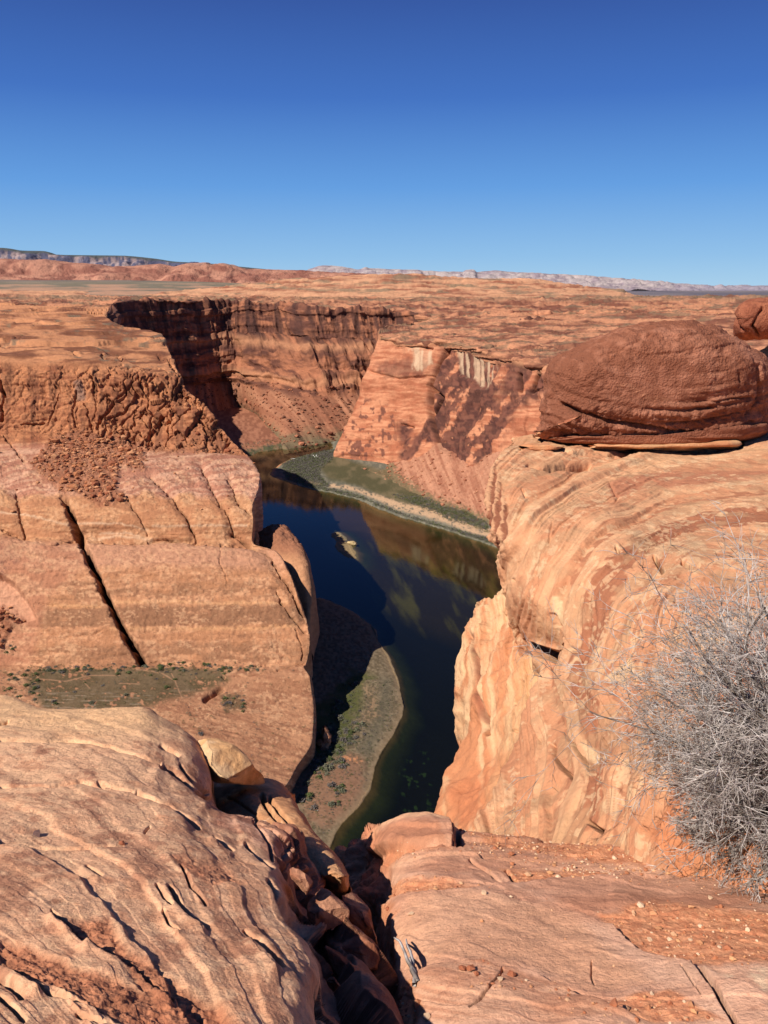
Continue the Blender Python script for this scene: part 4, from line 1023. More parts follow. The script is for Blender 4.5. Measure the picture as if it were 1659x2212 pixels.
FS = [(c5((430, 1325), (410, 1370), (375, 1410)), 3, .1), (c5((265, 1695), (300, 1705), (345, 1700)), 3, .08), (c5((290, 1720), (330, 1712)), 2, .05), (c5((340, 1550), (400, 1540)), 2.4, .03),
      (c5((180, 1100), (195, 1250), (210, 1400), (230, 1560)), 5, .09), (c5((500, 1195), (520, 1210), (560, 1225)), 5, .2), (c5((470, 1140), (540, 1190), (610, 1200)), 4, .1)]
def fin_shape(c):
    p, px, py = c['p'], c['px'], c['py']
    w = fbm(p / .7, 4, 321); fl = fbm(np.stack([(px + (py - 1500) * .12) / 10, py / 160, px * 0], 1), 4, 322, ridge=True)
    d = w * .16 + fl * .055 * sstep(1620, 1450, py) + fbm(p / .14, 4, 323) * .035 - .06
    for l, wd, dp in FS: d = d - carve(px, py, l, wd, w * 5, w * 5) * dp
    return d * sstep(0, 1, c['u'])
def fin_col(c):
    px, py, p = c['px'], c['py'], c['p']
    k = fbm(p / .14, 4, 331); f = fbm(np.stack([(px + (py - 1500) * .12) / 9, py / 130, px * 0], 1), 4, 332); j = fbm(p / .6, 4, 333)
    col = mix(lin(222, 142, 92), lin(240, 186, 134), sstep(-.3, .35, f + k * .3))
    col = mix(col, lin(216, 128, 80), pmask(px + k * 10, py + k * 10, c5((260, 1640), (420, 1640), (430, 1700), (240, 1900), (200, 2010), (60, 1990), (60, 1830), (160, 1760)), 12) * .8)
    col = mix(col, lin(168, 98, 70), carve(px, py, c5((185, 1100), (190, 1250), (205, 1400), (215, 1500)), 6, k * 5, 0) * .8)
    col = mix(col, lin(234, 176, 120), sstep(1060, 1130, px + (py - 1500) * .3) * .6)
    return col
surface('outcrop_fin', FIN, 1.7, fin_shape, fin_col, MAT_OUT, cap=130, label='fluted orange rock fin dropping to the river under the outcrop')

# ================================================================== foreground rock, left
def cols(*q): return [P(*a) for a in q]
FGL = [
    cols((-300, 1600, -5.46), (0, 1620, -5.46), (150, 1640, -5.46), (260, 1640, -5.46), (340, 1650, -5.46), (400, 1680, -5.54), (435, 1700, -5.63), (470, 1740, -5.88), (500, 1790, -5.88), (520, 1850, -5.88)),
    cols((-300, 1500, -2.52), (0, 1510, -2.52), (100, 1535, -2.48), (200, 1541, -2.48), (300, 1540, -2.48), (345, 1558, -2.48), (392, 1592, -2.52), (432, 1630, -2.6), (454, 1664, -2.77), (470, 1720, -3.02)),
    cols((-300, 1493, -2.31), (0, 1503, -2.27), (100, 1528, -2.23), (200, 1533, -2.22), (300, 1531, -2.22), (345, 1550, -2.23), (392, 1580, -2.23), (428, 1612, -2.27), (452, 1655, -2.35), (468, 1712, -2.69)),
    cols((-300, 1540, -2.17), (0, 1550, -2.14), (100, 1562, -2.12), (200, 1566, -2.1), (300, 1572, -2.1), (350, 1595, -2.12), (395, 1625, -2.13), (430, 1660, -2.18), (454, 1700, -2.27), (470, 1750, -2.6)),
    cols((-300, 1610, -2.02), (0, 1615, -2), (120, 1622, -1.99), (220, 1630, -1.98), (310, 1650, -1.99), (365, 1680, -2.02), (405, 1705, -2.05), (438, 1725, -2.1), (462, 1750, -2.23), (500, 1790, -2.48)),
    cols((-300, 1690, -1.86), (0, 1695, -1.85), (120, 1702, -1.85), (230, 1715, -1.85), (330, 1740, -1.85), (400, 1762, -1.88), (455, 1775, -1.93), (540, 1788, -1.98), (612, 1806, -2.08), (650, 1835, -2.48)),
    cols((-300, 1770, -1.72), (0, 1775, -1.71), (120, 1785, -1.71), (240, 1800, -1.71), (350, 1820, -1.71), (430, 1836, -1.74), (500, 1845, -1.79), (565, 1852, -1.86), (632, 1865, -2.03), (668, 1895, -2.44)),
    cols((-300, 1850, -1.61), (0, 1855, -1.6), (120, 1865, -1.6), (240, 1880, -1.59), (360, 1895, -1.6), (450, 1905, -1.61), (530, 1906, -1.65), (592, 1902, -1.73), (650, 1935, -2.14), (700, 1948, -2.44)),
    cols((-300, 1930, -1.5), (0, 1935, -1.49), (120, 1945, -1.48), (240, 1958, -1.48), (360, 1970, -1.48), (460, 1978, -1.5), (550, 1976, -1.54), (608, 1970, -1.61), (655, 1990, -2.06), (720, 1978, -2.39)),
    cols((-300, 2010, -1.39), (0, 2015, -1.38), (120, 2022, -1.37), (240, 2032, -1.36), (370, 2042, -1.36), (480, 2048, -1.38), (590, 2046, -1.43), (652, 2040, -1.51), (694, 2050, -1.93), (756, 2040, -2.31)),
    cols((-300, 2090, -1.3), (0, 2092, -1.29), (120, 2098, -1.28), (240, 2106, -1.27), (370, 2114, -1.27), (490, 2118, -1.29), (610, 2118, -1.33), (672, 2110, -1.41), (716, 2110, -1.78), (790, 2112, -2.18)),
    cols((-300, 2170, -1.22), (0, 2172, -1.21), (120, 2176, -1.2), (240, 2182, -1.19), (370, 2188, -1.19), (490, 2190, -1.21), (600, 2188, -1.25), (662, 2182, -1.34), (722, 2180, -1.66), (808, 2180, -2.03)),
    cols((-300, 2270, -1.14), (0, 2270, -1.13), (120, 2272, -1.13), (240, 2276, -1.12), (370, 2280, -1.12), (490, 2280, -1.13), (600, 2278, -1.18), (680, 2272, -1.26), (740, 2270, -1.55), (830, 2270, -1.89)),
    cols((-300, 2420, -1.08), (0, 2420, -1.07), (120, 2420, -1.06), (240, 2420, -1.06), (370, 2420, -1.06), (490, 2420, -1.07), (600, 2420, -1.09), (690, 2420, -1.18), (760, 2420, -1.47), (850, 2420, -1.76)),
]
FGL = np.array(FGL)
FGL = np.concatenate([FGL[:, :1] + [-14, 0, -.3], FGL[:, :1] + [-3, 0, -.02], FGL, FGL[:, -1:] + [.04, .08, -.5], FGL[:, -1:] + [.1, .3, -3.0]], 1)
LC = [
    (c6((665, 340), (700, 355), (760, 400), (810, 440), (848, 468)), 6.5, .085), (c6((655, 255), (690, 270), (722, 292)), 3.5, .04), (c6((735, 330), (775, 375), (850, 440)), 3, .03),
    (c6((878, 620), (915, 640), (952, 665)), 3.5, .035), (c6((1005, 640), (1050, 690), (1110, 745)), 4, .04), (c6((690, 838), (720, 880), (770, 930), (845, 975)), 4.5, .045),
    (c6((665, 920), (690, 965), (730, 990)), 3, .02), (c6((355, 738), (380, 755), (408, 776)), 3.8, .035), (c6((228, 955), (260, 970), (300, 1000), (370, 1065)), 5, .06),
    (c6((370, 1065), (490, 1115), (560, 1160), (620, 1215), (705, 1268)), 4, .045), (c6((1045, 1040), (1085, 1080), (1115, 1120), (1140, 1162)), 6, .05),
    (c6((0, 1135), (60, 1190), (100, 1225), (165, 1262)), 5.5, .06), (c6((0, 1225), (40, 1255), (85, 1300)), 6, .055), (c6((150, 1268), (260, 1300), (330, 1315), (410, 1345)), 3.2, .03),
    (c6((0, 1315), (60, 1360), (90, 1395)), 5, .05), (c6((210, 930), (235, 955)), 2.5, .02), (c6((740, 740), (775, 820), (840, 890)), 3, .02), (c6((590, 610), (610, 580)), 2.5, .01),
    (c6((320, 1370), (420, 1400)), 4, .03), (c6((820, 1300), (900, 1360), (960, 1400)), 4, .03), (c6((0, 235), (120, 240), (300, 222), (450, 252), (560, 290), (650, 320)), 3, .016),
    (c6((560, 440), (690, 490), (760, 540), (815, 580)), 4, .03), (c6((400, 400), (560, 440)), 3, .012), (c6((1040, 560), (1100, 640), (1120, 700)), 3, .02),
    (c6((640, 830), (670, 880), (700, 900)), 3.0, .02), (c6((0, 650), (150, 655), (330, 660), (500, 650)), 3, .01), (c6((0, 160), (30, 150)), 3, .03),
    (c6((1100, 800), (1130, 860), (1180, 950), (1250, 1030)), 4.5, .04), (c6((1000, 1000), (1040, 1030)), 3, .015), (c6((0, 410), (200, 415), (330, 400), (420, 415)), 3, .012),
]
def flowL(px, py):
    a, b = .0018, .0011
    return (py - 1500 + (a / b) * px + a / b / b) * np.exp(-b * px) - a / b / b
def fgl_shape(c):
    p, px, py = c['p'], c['px'], c['py']; v = c['v'] - 2
    w = fbm(p / .45, 4, 401); w2 = fbm(p / .10, 4, 402); j = w2 * 7
    Fv = flowL(px, py); c['F'] = Fv + w * 18
    d = w * .028 + w2 * .005
    wf = np.clip(py - 1500, 60, 700) / 700
    a1 = ledge(Fv / 82 + w * .45, 31, .86) - .5
    a2 = ledge(Fv / 17 + w * 1.2 + w2 * .3, 32, .8) - .5
    a3 = fbm(np.stack([Fv / 9, (px + py) / 90, px * 0], 1), 3, 403)
    main = sstep(8.4, 7.4, v)
    d += main * (a1 * .018 + a2 * .003 + a3 * .0012) + fbm(p / .03, 3, 406) * .0022
    pits = pmask(px + w2 * 14, py + w2 * 10, c6((240, 960), (440, 950), (520, 1080), (700, 1180), (900, 1280), (1000, 1400), (700, 1400), (500, 1150), (300, 1020)), 10)
    pits = np.maximum(pits, pmask(px + w2 * 14, py + w2 * 10, c6((0, 1040), (120, 1060), (300, 1160), (500, 1220), (700, 1300), (820, 1400), (500, 1400), (300, 1290), (100, 1200), (0, 1120)), 8))
    pits = np.maximum(pits, pmask(px + w2 * 14, py + w2 * 10, c6((700, 700), (900, 740), (1000, 800), (860, 830), (740, 760)), 8) * .7)
    c['pits'] = pits
    d += pits * (fbm(p / .016, 3, 404) * .007 - .010)
    # broken blocks in the gap
    gap = sstep(7.3, 8.0, v) * sstep(4.2, 5.0, c['u'])
    sel = gap > .02
    blk = np.zeros(len(p), np.float32)
    if sel.any():
        q = p[sel] @ np.array([[.8, .5, 0], [-.5, .6, .6], [.3, -.6, .75]]).T
        f1, f2, idv = cells(q / [.13, .30, .20] + fbm(p[sel] / .1, 3, 405)[:, None] * .35, 9)
        blk[sel] = (idv - .5) * .15 + (fbm(q / [.5, .5, .5], 2, 408)) * .02 - sstep(.07, 0, f2 - f1) * .05
    c['gap'] = gap
    d += gap * (blk + w2 * .02 + w * .05)
    w3 = fbm(p / .04, 3, 407)
    for l, wd, dp in LC: d = d - carve(px, py, l, wd * .9, j * .35 + w3 * 1.5, j * .35 + w3 * 1.5) * dp * 1.5
    # the lower-left side of each crack stands proud
    for l, wd, dp in LC[:12]:
        d = d + carve(px + wd * 2.0, py - wd * 2.0, l, wd * 2.6) * dp * .22
    return d
def fgl_col(c):
    p, px, py = c['p'], c['px'], c['py']; Fv = c['F']
    k = fbm(p / .07, 5, 411); kk = fbm(p / .022, 4, 412); j = fbm(p / .38, 4, 413)
    b = fbm(np.stack([Fv / 26, (px + py) / 110, px * 0], 1), 4, 414) * .6 + k * .8 + j * .5 + .30
    pale = lin(234, 174, 130); mid = lin(218, 154, 112); red = lin(178, 114, 84)
    col = mix(red, mid, sstep(-.55, -.1, b)); col = mix(col, pale, sstep(-.02, .38, b))
    col = mix(col, lin(190, 126, 92), sstep(-.1, .3, k * .6 + j) * .35)
    fb = np.abs(fbm(np.stack([Fv / 30, (px + py) / 220, px * 0 + 5], 1), 3, 418))
    blot = sstep(.0, .09, k * .5 + kk * .5 + j * .4 - fb * .9 + .10 + .25 * sstep(1750, 1560, py))
    col = mix(col, lin(238, 182, 136), blot * .72)
    top = sstep(1640, 1540, py + w_(px)) 
    col = mix(col, lin(238, 184, 128), top * .75)
    red2 = sstep(.14, .36, fbm(np.stack([Fv / 34, (px + py) / 120, px * 0 + 3], 1), 4, 415) - k * .35)
    col = mix(col, lin(168, 108, 80), red2 * (1 - blot * .6) * .6)
    col = mix(col, mix(lin(162, 92, 60), lin(196, 118, 78), sstep(-.2, .3, kk)), c['pits'] * .85)
    col = mix(col, mix(lin(168, 100, 72), lin(202, 132, 96), sstep(-.3, .4, k)), c['gap'] * .85)
    rr = pmask(px + k * 12, py + k * 10, c6((850, 570), (900, 510), (1010, 520), (1060, 570), (1190, 620), (1200, 720), (1100, 690), (1000, 600)), 8)
    col = mix(col, mix(lin(178, 112, 86), lin(222, 160, 128), sstep(-.1, .3, k)), rr * .7)
    spk = sstep(.42, .55, fbm(p / .012, 3, 416))
    col = mix(col, lin(150, 92, 66), spk * .5)
    return col
surface('left_foreground_rock', FGL, 1.35, fgl_shape, fgl_col, MAT_NEAR, cap=260, gain=1.2, label='ribbed pale and rust slickrock in the left foreground', toward=(0, -.3, 1))
# pale tongue of rock lying beyond the gap
TNG = [cols((450, 1700, -2.73), (480, 1692, -2.69), (530, 1687, -2.66), (585, 1690, -2.66), (612, 1697, -2.69), (630, 1712, -2.77)),
       cols((450, 1725, -2.62), (490, 1718, -2.56), (540, 1714, -2.52), (590, 1716, -2.52), (628, 1722, -2.55), (645, 1738, -2.69)),
       cols((470, 1760, -2.55), (520, 1754, -2.47), (570, 1750, -2.42), (612, 1750, -2.42), (642, 1752, -2.45), (657, 1766, -2.6)),
       cols((500, 1800, -2.5), (560, 1795, -2.4), (600, 1790, -2.35), (640, 1788, -2.34), (668, 1790, -2.37), (682, 1802, -2.54)),
       cols((540, 1840, -2.48), (590, 1836, -2.37), (630, 1830, -2.3), (668, 1826, -2.27), (696, 1824, -2.29), (712, 1838, -2.48)),
       cols((590, 1880, -2.45), (635, 1874, -2.34), (672, 1868, -2.25), (705, 1862, -2.22), (726, 1860, -2.23), (742, 1872, -2.44)),
       cols((640, 1905, -2.44), (680, 1900, -2.32), (705, 1896, -2.23), (728, 1892, -2.19), (746, 1890, -2.21), (757, 1902, -2.39)),
       cols((680, 1925, -2.52), (705, 1920, -2.4), (720, 1917, -2.32), (736, 1915, -2.27), (750, 1912, -2.28), (757, 1918, -2.44)),
       cols((690, 1945, -2.77), (715, 1942, -2.69), (728, 1940, -2.6), (738, 1938, -2.57), (750, 1934, -2.57), (756, 1932, -2.69))]
TNG = np.array(TNG)
TNG = np.concatenate([TNG[:, :1] + [-.06, -.02, -.5], TNG, TNG[:, -1:] + [.0, .1, -.35], TNG[:, -1:] + [0, .3, -2.5]], 1)
TNG = np.concatenate([TNG[:1] + [0, .25, -2.5], TNG[:1] + [0, .06, -.35], TNG], 0)
def tng_shape(c):
    p, px, py = c['p'], c['px'], c['py']
    d = fbm(p / .4, 4, 421) * .035 + fbm(p / .07, 4, 422) * .008
    for l, wd, dp in ((c6((1068, 452), (1090, 490), (1130, 540), (1180, 590)), 4, .05), (c6((1100, 460), (1140, 510), (1200, 570)), 3.4, .04), (c6((930, 450), (980, 480), (1040, 520)), 2.5, .02)):
        d = d - carve(px, py, l, wd) * dp
    return d
def tng_col(c):
    p, px, py = c['p'], c['px'], c['py']; k = fbm(p / .09, 4, 423)
    col = mix(lin(214, 148, 98), lin(232, 168, 114), sstep(-.3, .3, k))
    return mix(col, lin(238, 190, 150), sstep(.2, .36, fbm(p / .04, 4, 424)) * pmask(px, py, c6((860, 400), (960, 400), (1200, 580), (1180, 640), (1040, 540)), 10) * .8)
surface('rock_tongue', TNG, 1.35, tng_shape, tng_col, MAT_NEAR, cap=120, gain=1.12, label='smooth pale tongue of rock dipping to the right of the gap', toward=(0, -.2, 1))

# ================================================================== foreground slabs, right, and the sandy cleft
FX = [560, 640, 700, 760, 800, 830, 880, 960, 1060, 1200, 1350, 1500, 1650, 1800, 2000]
def frow(pts): return [P(x, y, z * np.interp(x, [560, 800, 835, 900], [1.16, 1.16, 1.11, 1.0])) for x, y, z in resample_px(pts, FX)]
FGR = [
    frow([(560, 1900, -6), (830, 1850, -6), (1240, 1900, -5), (2000, 2050, -4.5)]),
    frow([(560, 1880, -4.6), (700, 1862, -4.2), (760, 1840, -3.6), (830, 1806, -3.1), (925, 1792, -3.0), (985, 1800, -3.0), (1237, 1826, -2.95), (1470, 1855, -2.8), (1625, 1900, -2.65), (2000, 1980, -2.4)]),
    frow([(560, 1872, -4.2), (700, 1850, -3.9), (745, 1832, -3.25), (790, 1817, -2.95), (830, 1796, -2.74), (870, 1788, -2.7), (925, 1786, -2.7), (985, 1795, -2.7), (1100, 1804, -2.68), (1237, 1821, -2.66), (1320, 1828, -2.62), (1470, 1848, -2.5), (1540, 1862, -2.45), (1625, 1895, -2.38), (2000, 1960, -2.2)]),
    frow([(560, 1880, -4.0), (700, 1865, -3.6), (760, 1850, -3.0), (800, 1838, -2.72), (840, 1826, -2.6), (925, 1826, -2.55), (1060, 1832, -2.54), (1237, 1848, -2.52), (1470, 1875, -2.38), (1625, 1915, -2.28), (2000, 1985, -2.1)]),
    frow([(560, 1910, -3.9), (700, 1895, -3.4), (760, 1880, -2.95), (820, 1870, -2.6), (880, 1868, -2.44), (1060, 1880, -2.42), (1237, 1890, -2.4), (1470, 1912, -2.28), (1625, 1935, -2.2), (2000, 2000, -2.02)]),
    frow([(560, 1950, -3.7), (700, 1940, -3.2), (760, 1930, -2.85), (820, 1922, -2.5), (880, 1920, -2.32), (1060, 1924, -2.3), (1237, 1930, -2.27), (1470, 1945, -2.17), (1625, 1960, -2.1), (2000, 2020, -1.95)]),
    frow([(560, 1990, -3.5), (700, 1985, -3.1), (760, 1975, -2.75), (820, 1965, -2.4), (880, 1960, -2.22), (1060, 1960, -2.18), (1237, 1962, -2.15), (1470, 1975, -2.06), (1650, 1985, -2.0), (2000, 2040, -1.88)]),
    frow([(560, 2050, -3.3), (700, 2045, -2.95), (770, 2040, -2.6), (830, 2030, -2.25), (880, 2020, -2.08), (1060, 2015, -2.04), (1237, 2018, -2.02), (1470, 2030, -1.95), (1650, 2040, -1.9), (2000, 2080, -1.8)]),
    frow([(560, 2110, -3.1), (700, 2105, -2.75), (780, 2098, -2.4), (840, 2090, -2.1), (900, 2082, -1.95), (1060, 2078, -1.9), (1237, 2080, -1.88), (1470, 2088, -1.83), (1650, 2095, -1.79), (2000, 2125, -1.72)]),
    frow([(560, 2170, -2.9), (700, 2165, -2.5), (790, 2160, -2.2), (850, 2155, -1.95), (910, 2150, -1.84), (1060, 2145, -1.8), (1237, 2148, -1.78), (1470, 2150, -1.74), (1650, 2155, -1.71), (2000, 2175, -1.66)]),
    frow([(560, 2240, -2.7), (700, 2236, -2.3), (800, 2232, -2.0), (870, 2230, -1.83), (1060, 2228, -1.72), (1470, 2230, -1.67), (1650, 2232, -1.64), (2000, 2240, -1.6)]),
    frow([(560, 2420, -2.5), (700, 2420, -2.0), (800, 2420, -1.75), (870, 2420, -1.65), (1060, 2420, -1.6), (1470, 2420, -1.56), (1650, 2420, -1.54), (2000, 2420, -1.52)]),
]
EDG = [  # traced upper edge of a slab, height of the step, softness (px)
    (c7((215, 205), (260, 165), (330, 142), (440, 138), (520, 150), (545, 178)), (0), 0),
    (c7((300, 290), (330, 262), (420, 240), (490, 225), (560, 232), (640, 262), (800, 262), (960, 290), (1060, 330), (1200, 340)), .022, 3),
    (c7((1100, 340), (1150, 318), (1250, 312), (1330, 322), (1420, 350)), .016, 3),
    (c7((285, 436), (380, 428), (500, 418), (600, 400), (700, 384), (780, 375), (900, 365), (1100, 362), (1300, 355), (1500, 356), (1700, 372)), .040, 3),
    (c7((345, 520), (380, 470), (440, 445), (540, 440), (620, 434), (720, 450), (820, 462), (880, 454), (960, 490), (1060, 520), (1110, 530), (1160, 575), (1220, 608), (1300, 632), (1400, 650), (1520, 720), (1700, 800)), .034, 3),
    (c7((415, 760), (430, 715), (480, 690), (560, 676), (640, 672), (700, 690), (830, 700), (900, 742), (1000, 800), (1100, 830), (1200, 850)), .034, 3),
]
GC = [(c7((1400, 655), (1440, 700), (1500, 790), (1545, 860)), 5, .10), (c7((725, 310), (750, 345), (772, 368)), 4, .05), (c7((590, 270), (640, 305), (690, 345), (720, 356)), 3, .035),
      (c7((710, 702), (680, 750), (640, 780), (600, 822)), 2.6, .035), (c7((1030, 640), (1022, 670), (1035, 705)), 2, .012), (c7((545, 175), (550, 200), (545, 222)), 7, .10), (c7((520, 155), (535, 190), (530, 225)), 2.4, .03),
      (c7((1352, 665), (1380, 700), (1420, 760)), 1.8, .012), (c7((1430, 260), (1450, 280), (1480, 310)), 1.6, .01)]
def fgr_shape(c):
    p, px, py = c['p'], c['px'], c['py']
    w = fbm(p / .5, 4, 501); w2 = fbm(p / .09, 4, 502); j = w2 * 5
    d = w * .03 + w2 * .006 + fbm(p / .03, 3, 506) * .002
    slab = np.zeros(len(p)); top = None
    for e, (l, hgt, s) in enumerate(EDG):
        if not hgt: continue
        L = np.array(l)
        ye = np.interp(px, L[:, 0], L[:, 1])
        m = sstep(L[0, 0] - 12, L[0, 0] + 12, px) * sstep(L[-1, 0] + 60, L[-1, 0] - 40, px)
        t = py - ye + j
        up = sstep(-s, s * 1.2, t) * np.exp(-np.maximum(t, 0) / (62 if e in (2,) else 95))
        d += m * up * hgt - m * np.exp(-((t + 1.5) / 2.0) ** 2) * .014
    lit = sstep(840, 900, px)
    d += lit * ((ledge(py / 17 + w * 1.6 + px / 400, 41, .8) - .5) * .024 * sstep(1990, 1900, py) + (ledge((py - px * .12) / 26 + w * 1.6, 42, .85) - .5) * .008)
    # rounded block at the lip
    lip = pmask(px, py, c7((215, 205), (260, 165), (330, 142), (440, 138), (520, 150), (545, 178), (540, 222), (430, 222), (300, 235), (240, 240)), 7)
    d += lip * .06
    dark = sstep(850, 800, px)
    d += dark * (fbm(p / .25, 4, 503) * .12 + fbm(p / .05, 3, 504) * .02)
    for l, wd, dp in GC: d = d - carve(px, py, l, wd * .8, j * 1.2, j * 1.2) * dp
    # sand and grit areas
    sand = np.zeros(len(p))
    for q in (c7((285, 235), (560, 225), (520, 240), (420, 245), (330, 265), (300, 300), (290, 270)), c7((300, 360), (420, 345), (520, 360), (640, 380), (700, 375), (600, 400), (420, 425), (300, 430)),
              c7((1060, 480), (1250, 430), (1700, 470), (1700, 640), (1450, 640), (1300, 625), (1160, 570), (1100, 525)), c7((290, 740), (400, 700), (470, 690), (430, 720), (440, 848), (300, 900), (250, 860)),
              c7((480, 688), (600, 660), (830, 690), (960, 740), (1100, 760), (1300, 730), (1500, 850), (1200, 848), (1000, 800), (900, 742), (830, 698), (700, 688), (560, 674)),
              c7((700, 300), (1100, 330), (1150, 350), (900, 360), (780, 370)), c7((600, 165), (1350, 245), (1500, 300), (1100, 270), (700, 215)), c7((300, 430), (350, 450), (360, 640), (330, 640))):
        sand = np.maximum(sand, pmask(px + w2 * 16, py + w2 * 8, q, 7))
    c['sand'] = sand
    d += sand * (fbm(p / .02, 3, 505) * .004)
    return d
def fgr_col(c):
    p, px, py = c['p'], c['px'], c['py']
    k = fbm(p / .09, 4, 511); kk = fbm(p / .025, 4, 512); j = fbm(p / .45, 4, 513)
    hb = fbm(np.stack([(px - 900) / 200, (py + px * .03) / 11, px * 0], 1), 4, 514)
    col = mix(lin(212, 148, 114), lin(236, 178, 142), sstep(-.4, .4, j + k * .5))
    pal = pmask(px + k * 16, py + k * 12, c7((350, 540), (400, 460), (560, 440), (760, 455), (960, 500), (1080, 600), (1250, 700), (1000, 720), (800, 660), (500, 640), (380, 680)), 16)
    col = mix(col, lin(230, 166, 124), pal * .7)
    up = sstep(1930, 1870, py)
    col = mix(col, mix(lin(196, 130, 96), lin(230, 168, 128), sstep(-.3, .35, hb)), up * .7)
    col = mix(col, lin(184, 118, 86), pmask(px + k * 14, py + k * 10, c7((900, 430), (1100, 420), (1340, 410), (1480, 400), (1700, 420), (1700, 450), (1200, 460), (1000, 480)), 10) * .6)
    col = mix(col, mix(lin(190, 124, 88), lin(226, 164, 124), sstep(-.3, .3, fbm(np.stack([(px + py) / 120, (py - px * .2) / 7, px * 0], 1), 4, 515))), pmask(px, py, c7((410, 760), (430, 715), (560, 676), (700, 690), (900, 742), (1240, 860), (400, 870)), 6) * .6)
    col = mix(col, lin(240, 198, 158), pmask(px + k * 18, py + k * 14, c7((1440, 680), (1560, 660), (1660, 655), (1660, 740), (1560, 745), (1480, 700)), 7) * .85 * sstep(-.3, .1, kk + k))
    lp = pmask(px + k * 8, py + k * 5, c7((230, 190), (300, 140), (440, 132), (540, 150), (540, 168), (440, 160), (330, 165), (250, 205)), 4)
    col = mix(col, lin(236, 178, 132), lp * .7)
    col = mix(col, lin(188, 116, 78), pmask(px + k * 10, py + k * 6, c7((250, 215), (330, 175), (480, 170), (500, 220), (300, 240)), 5) * .6)
    col = mix(col, mix(lin(212, 128, 82), lin(232, 152, 102), sstep(-.3, .3, kk)), c['sand'] * .88)
    dark = sstep(880, 820, px + k * 20 + (py - 2000) * -.1)
    col = mix(col, mix(lin(196, 118, 78), lin(220, 140, 94), sstep(-.3, .3, k)), dark * .8)
    spk = sstep(.4, .5, fbm(p / .014, 3, 516)) * .35
    return mix(col, lin(168, 106, 80), spk)
FGR = np.array(FGR)
FGR = np.concatenate([FGR, FGR[:, -1:] + [3, -.1, .02], FGR[:, -1:] + [14, -.5, -.2]], 1)
surface('right_foreground_slabs', FGR, 1.35, fgr_shape, fgr_col, MAT_NEAR, cap=260, gain=1.2, label='flat sandy slabs of rock in the right foreground', toward=(0, -.2, 1))

# ================================================================== the rim beyond the frame, and the cliff under it
def rim_ground():
    xs = np.array([-400, -200, -100, -50, -25, -14, -9, -6, -4.5, -3.4, -2, 0, 2, 3.4, 4.5, 6, 9, 14, 25, 50, 100, 200, 400.])
    ys = np.array([-400, -200, -90, -40, -18, -8, -3, -1, .2, .8, 1.6, 2.4])
    rows = []
    for y in ys:
        r = []
        for x in xs:
            inside = abs(x) < 3.9 and y > -.5
            z = -6.5 if inside else -2.2 - max(0, abs(x) - 10) * .03
            if not inside and y < -.5: z = -1.75 + y * .01
            r.append((x, y, z))
        rows.append(r)
    rows = np.array(rows)
    for dy, dz in ((.8, -1.5), (1.0, -7), (-2, -40), (-14, -140), (-34, -240), (-60, -312)):
        e = np.array([[x, 2.4 + dy - .12 * max(0, abs(x) - 12), dz - 2.4 - (4 if abs(x) < 3.9 else 0)] for x in xs])
        rows = np.concatenate([rows, e[None]], 0)
    return rows
def rg_shape(c):
    p = c['p']
    return fbm(p / 3, 4, 801) * .12 + (p[:, 2] < -12) * (ledge(p[:, 2] / 9 + fbm(p / 40, 3, 802), 3) - .5) * 3
def rg_col(c):
    p = c['p']
    return mix(lin(196, 128, 92), lin(226, 166, 126), sstep(-.3, .3, fbm(p / 1.2, 5, 803)))
surface('rim_ground', rim_ground(), 30, rg_shape, rg_col, MAT_NEAR, cap=12, label='slickrock rim around the viewpoint', toward=(0, -.1, 1))
def floor_rows():
    return np.array([[(x, y, -321.) for x in (-6000, -2500, -1200, -500, 0, 500, 1200, 2500, 6000)] for y in (-1500, -400, 200, 900, 1700, 2600)])
surface('canyon_floor', floor_rows(), 40, lambda c: fbm(c['p'] / 200, 4, 811) * 3, lambda c: mix(lin(120, 84, 62), lin(170, 116, 84), sstep(-.3, .3, fbm(c['p'] / 80, 4, 812))), MAT_SAND, cap=16, label='broken ground of the canyon floor', toward=(0, 0, 1))
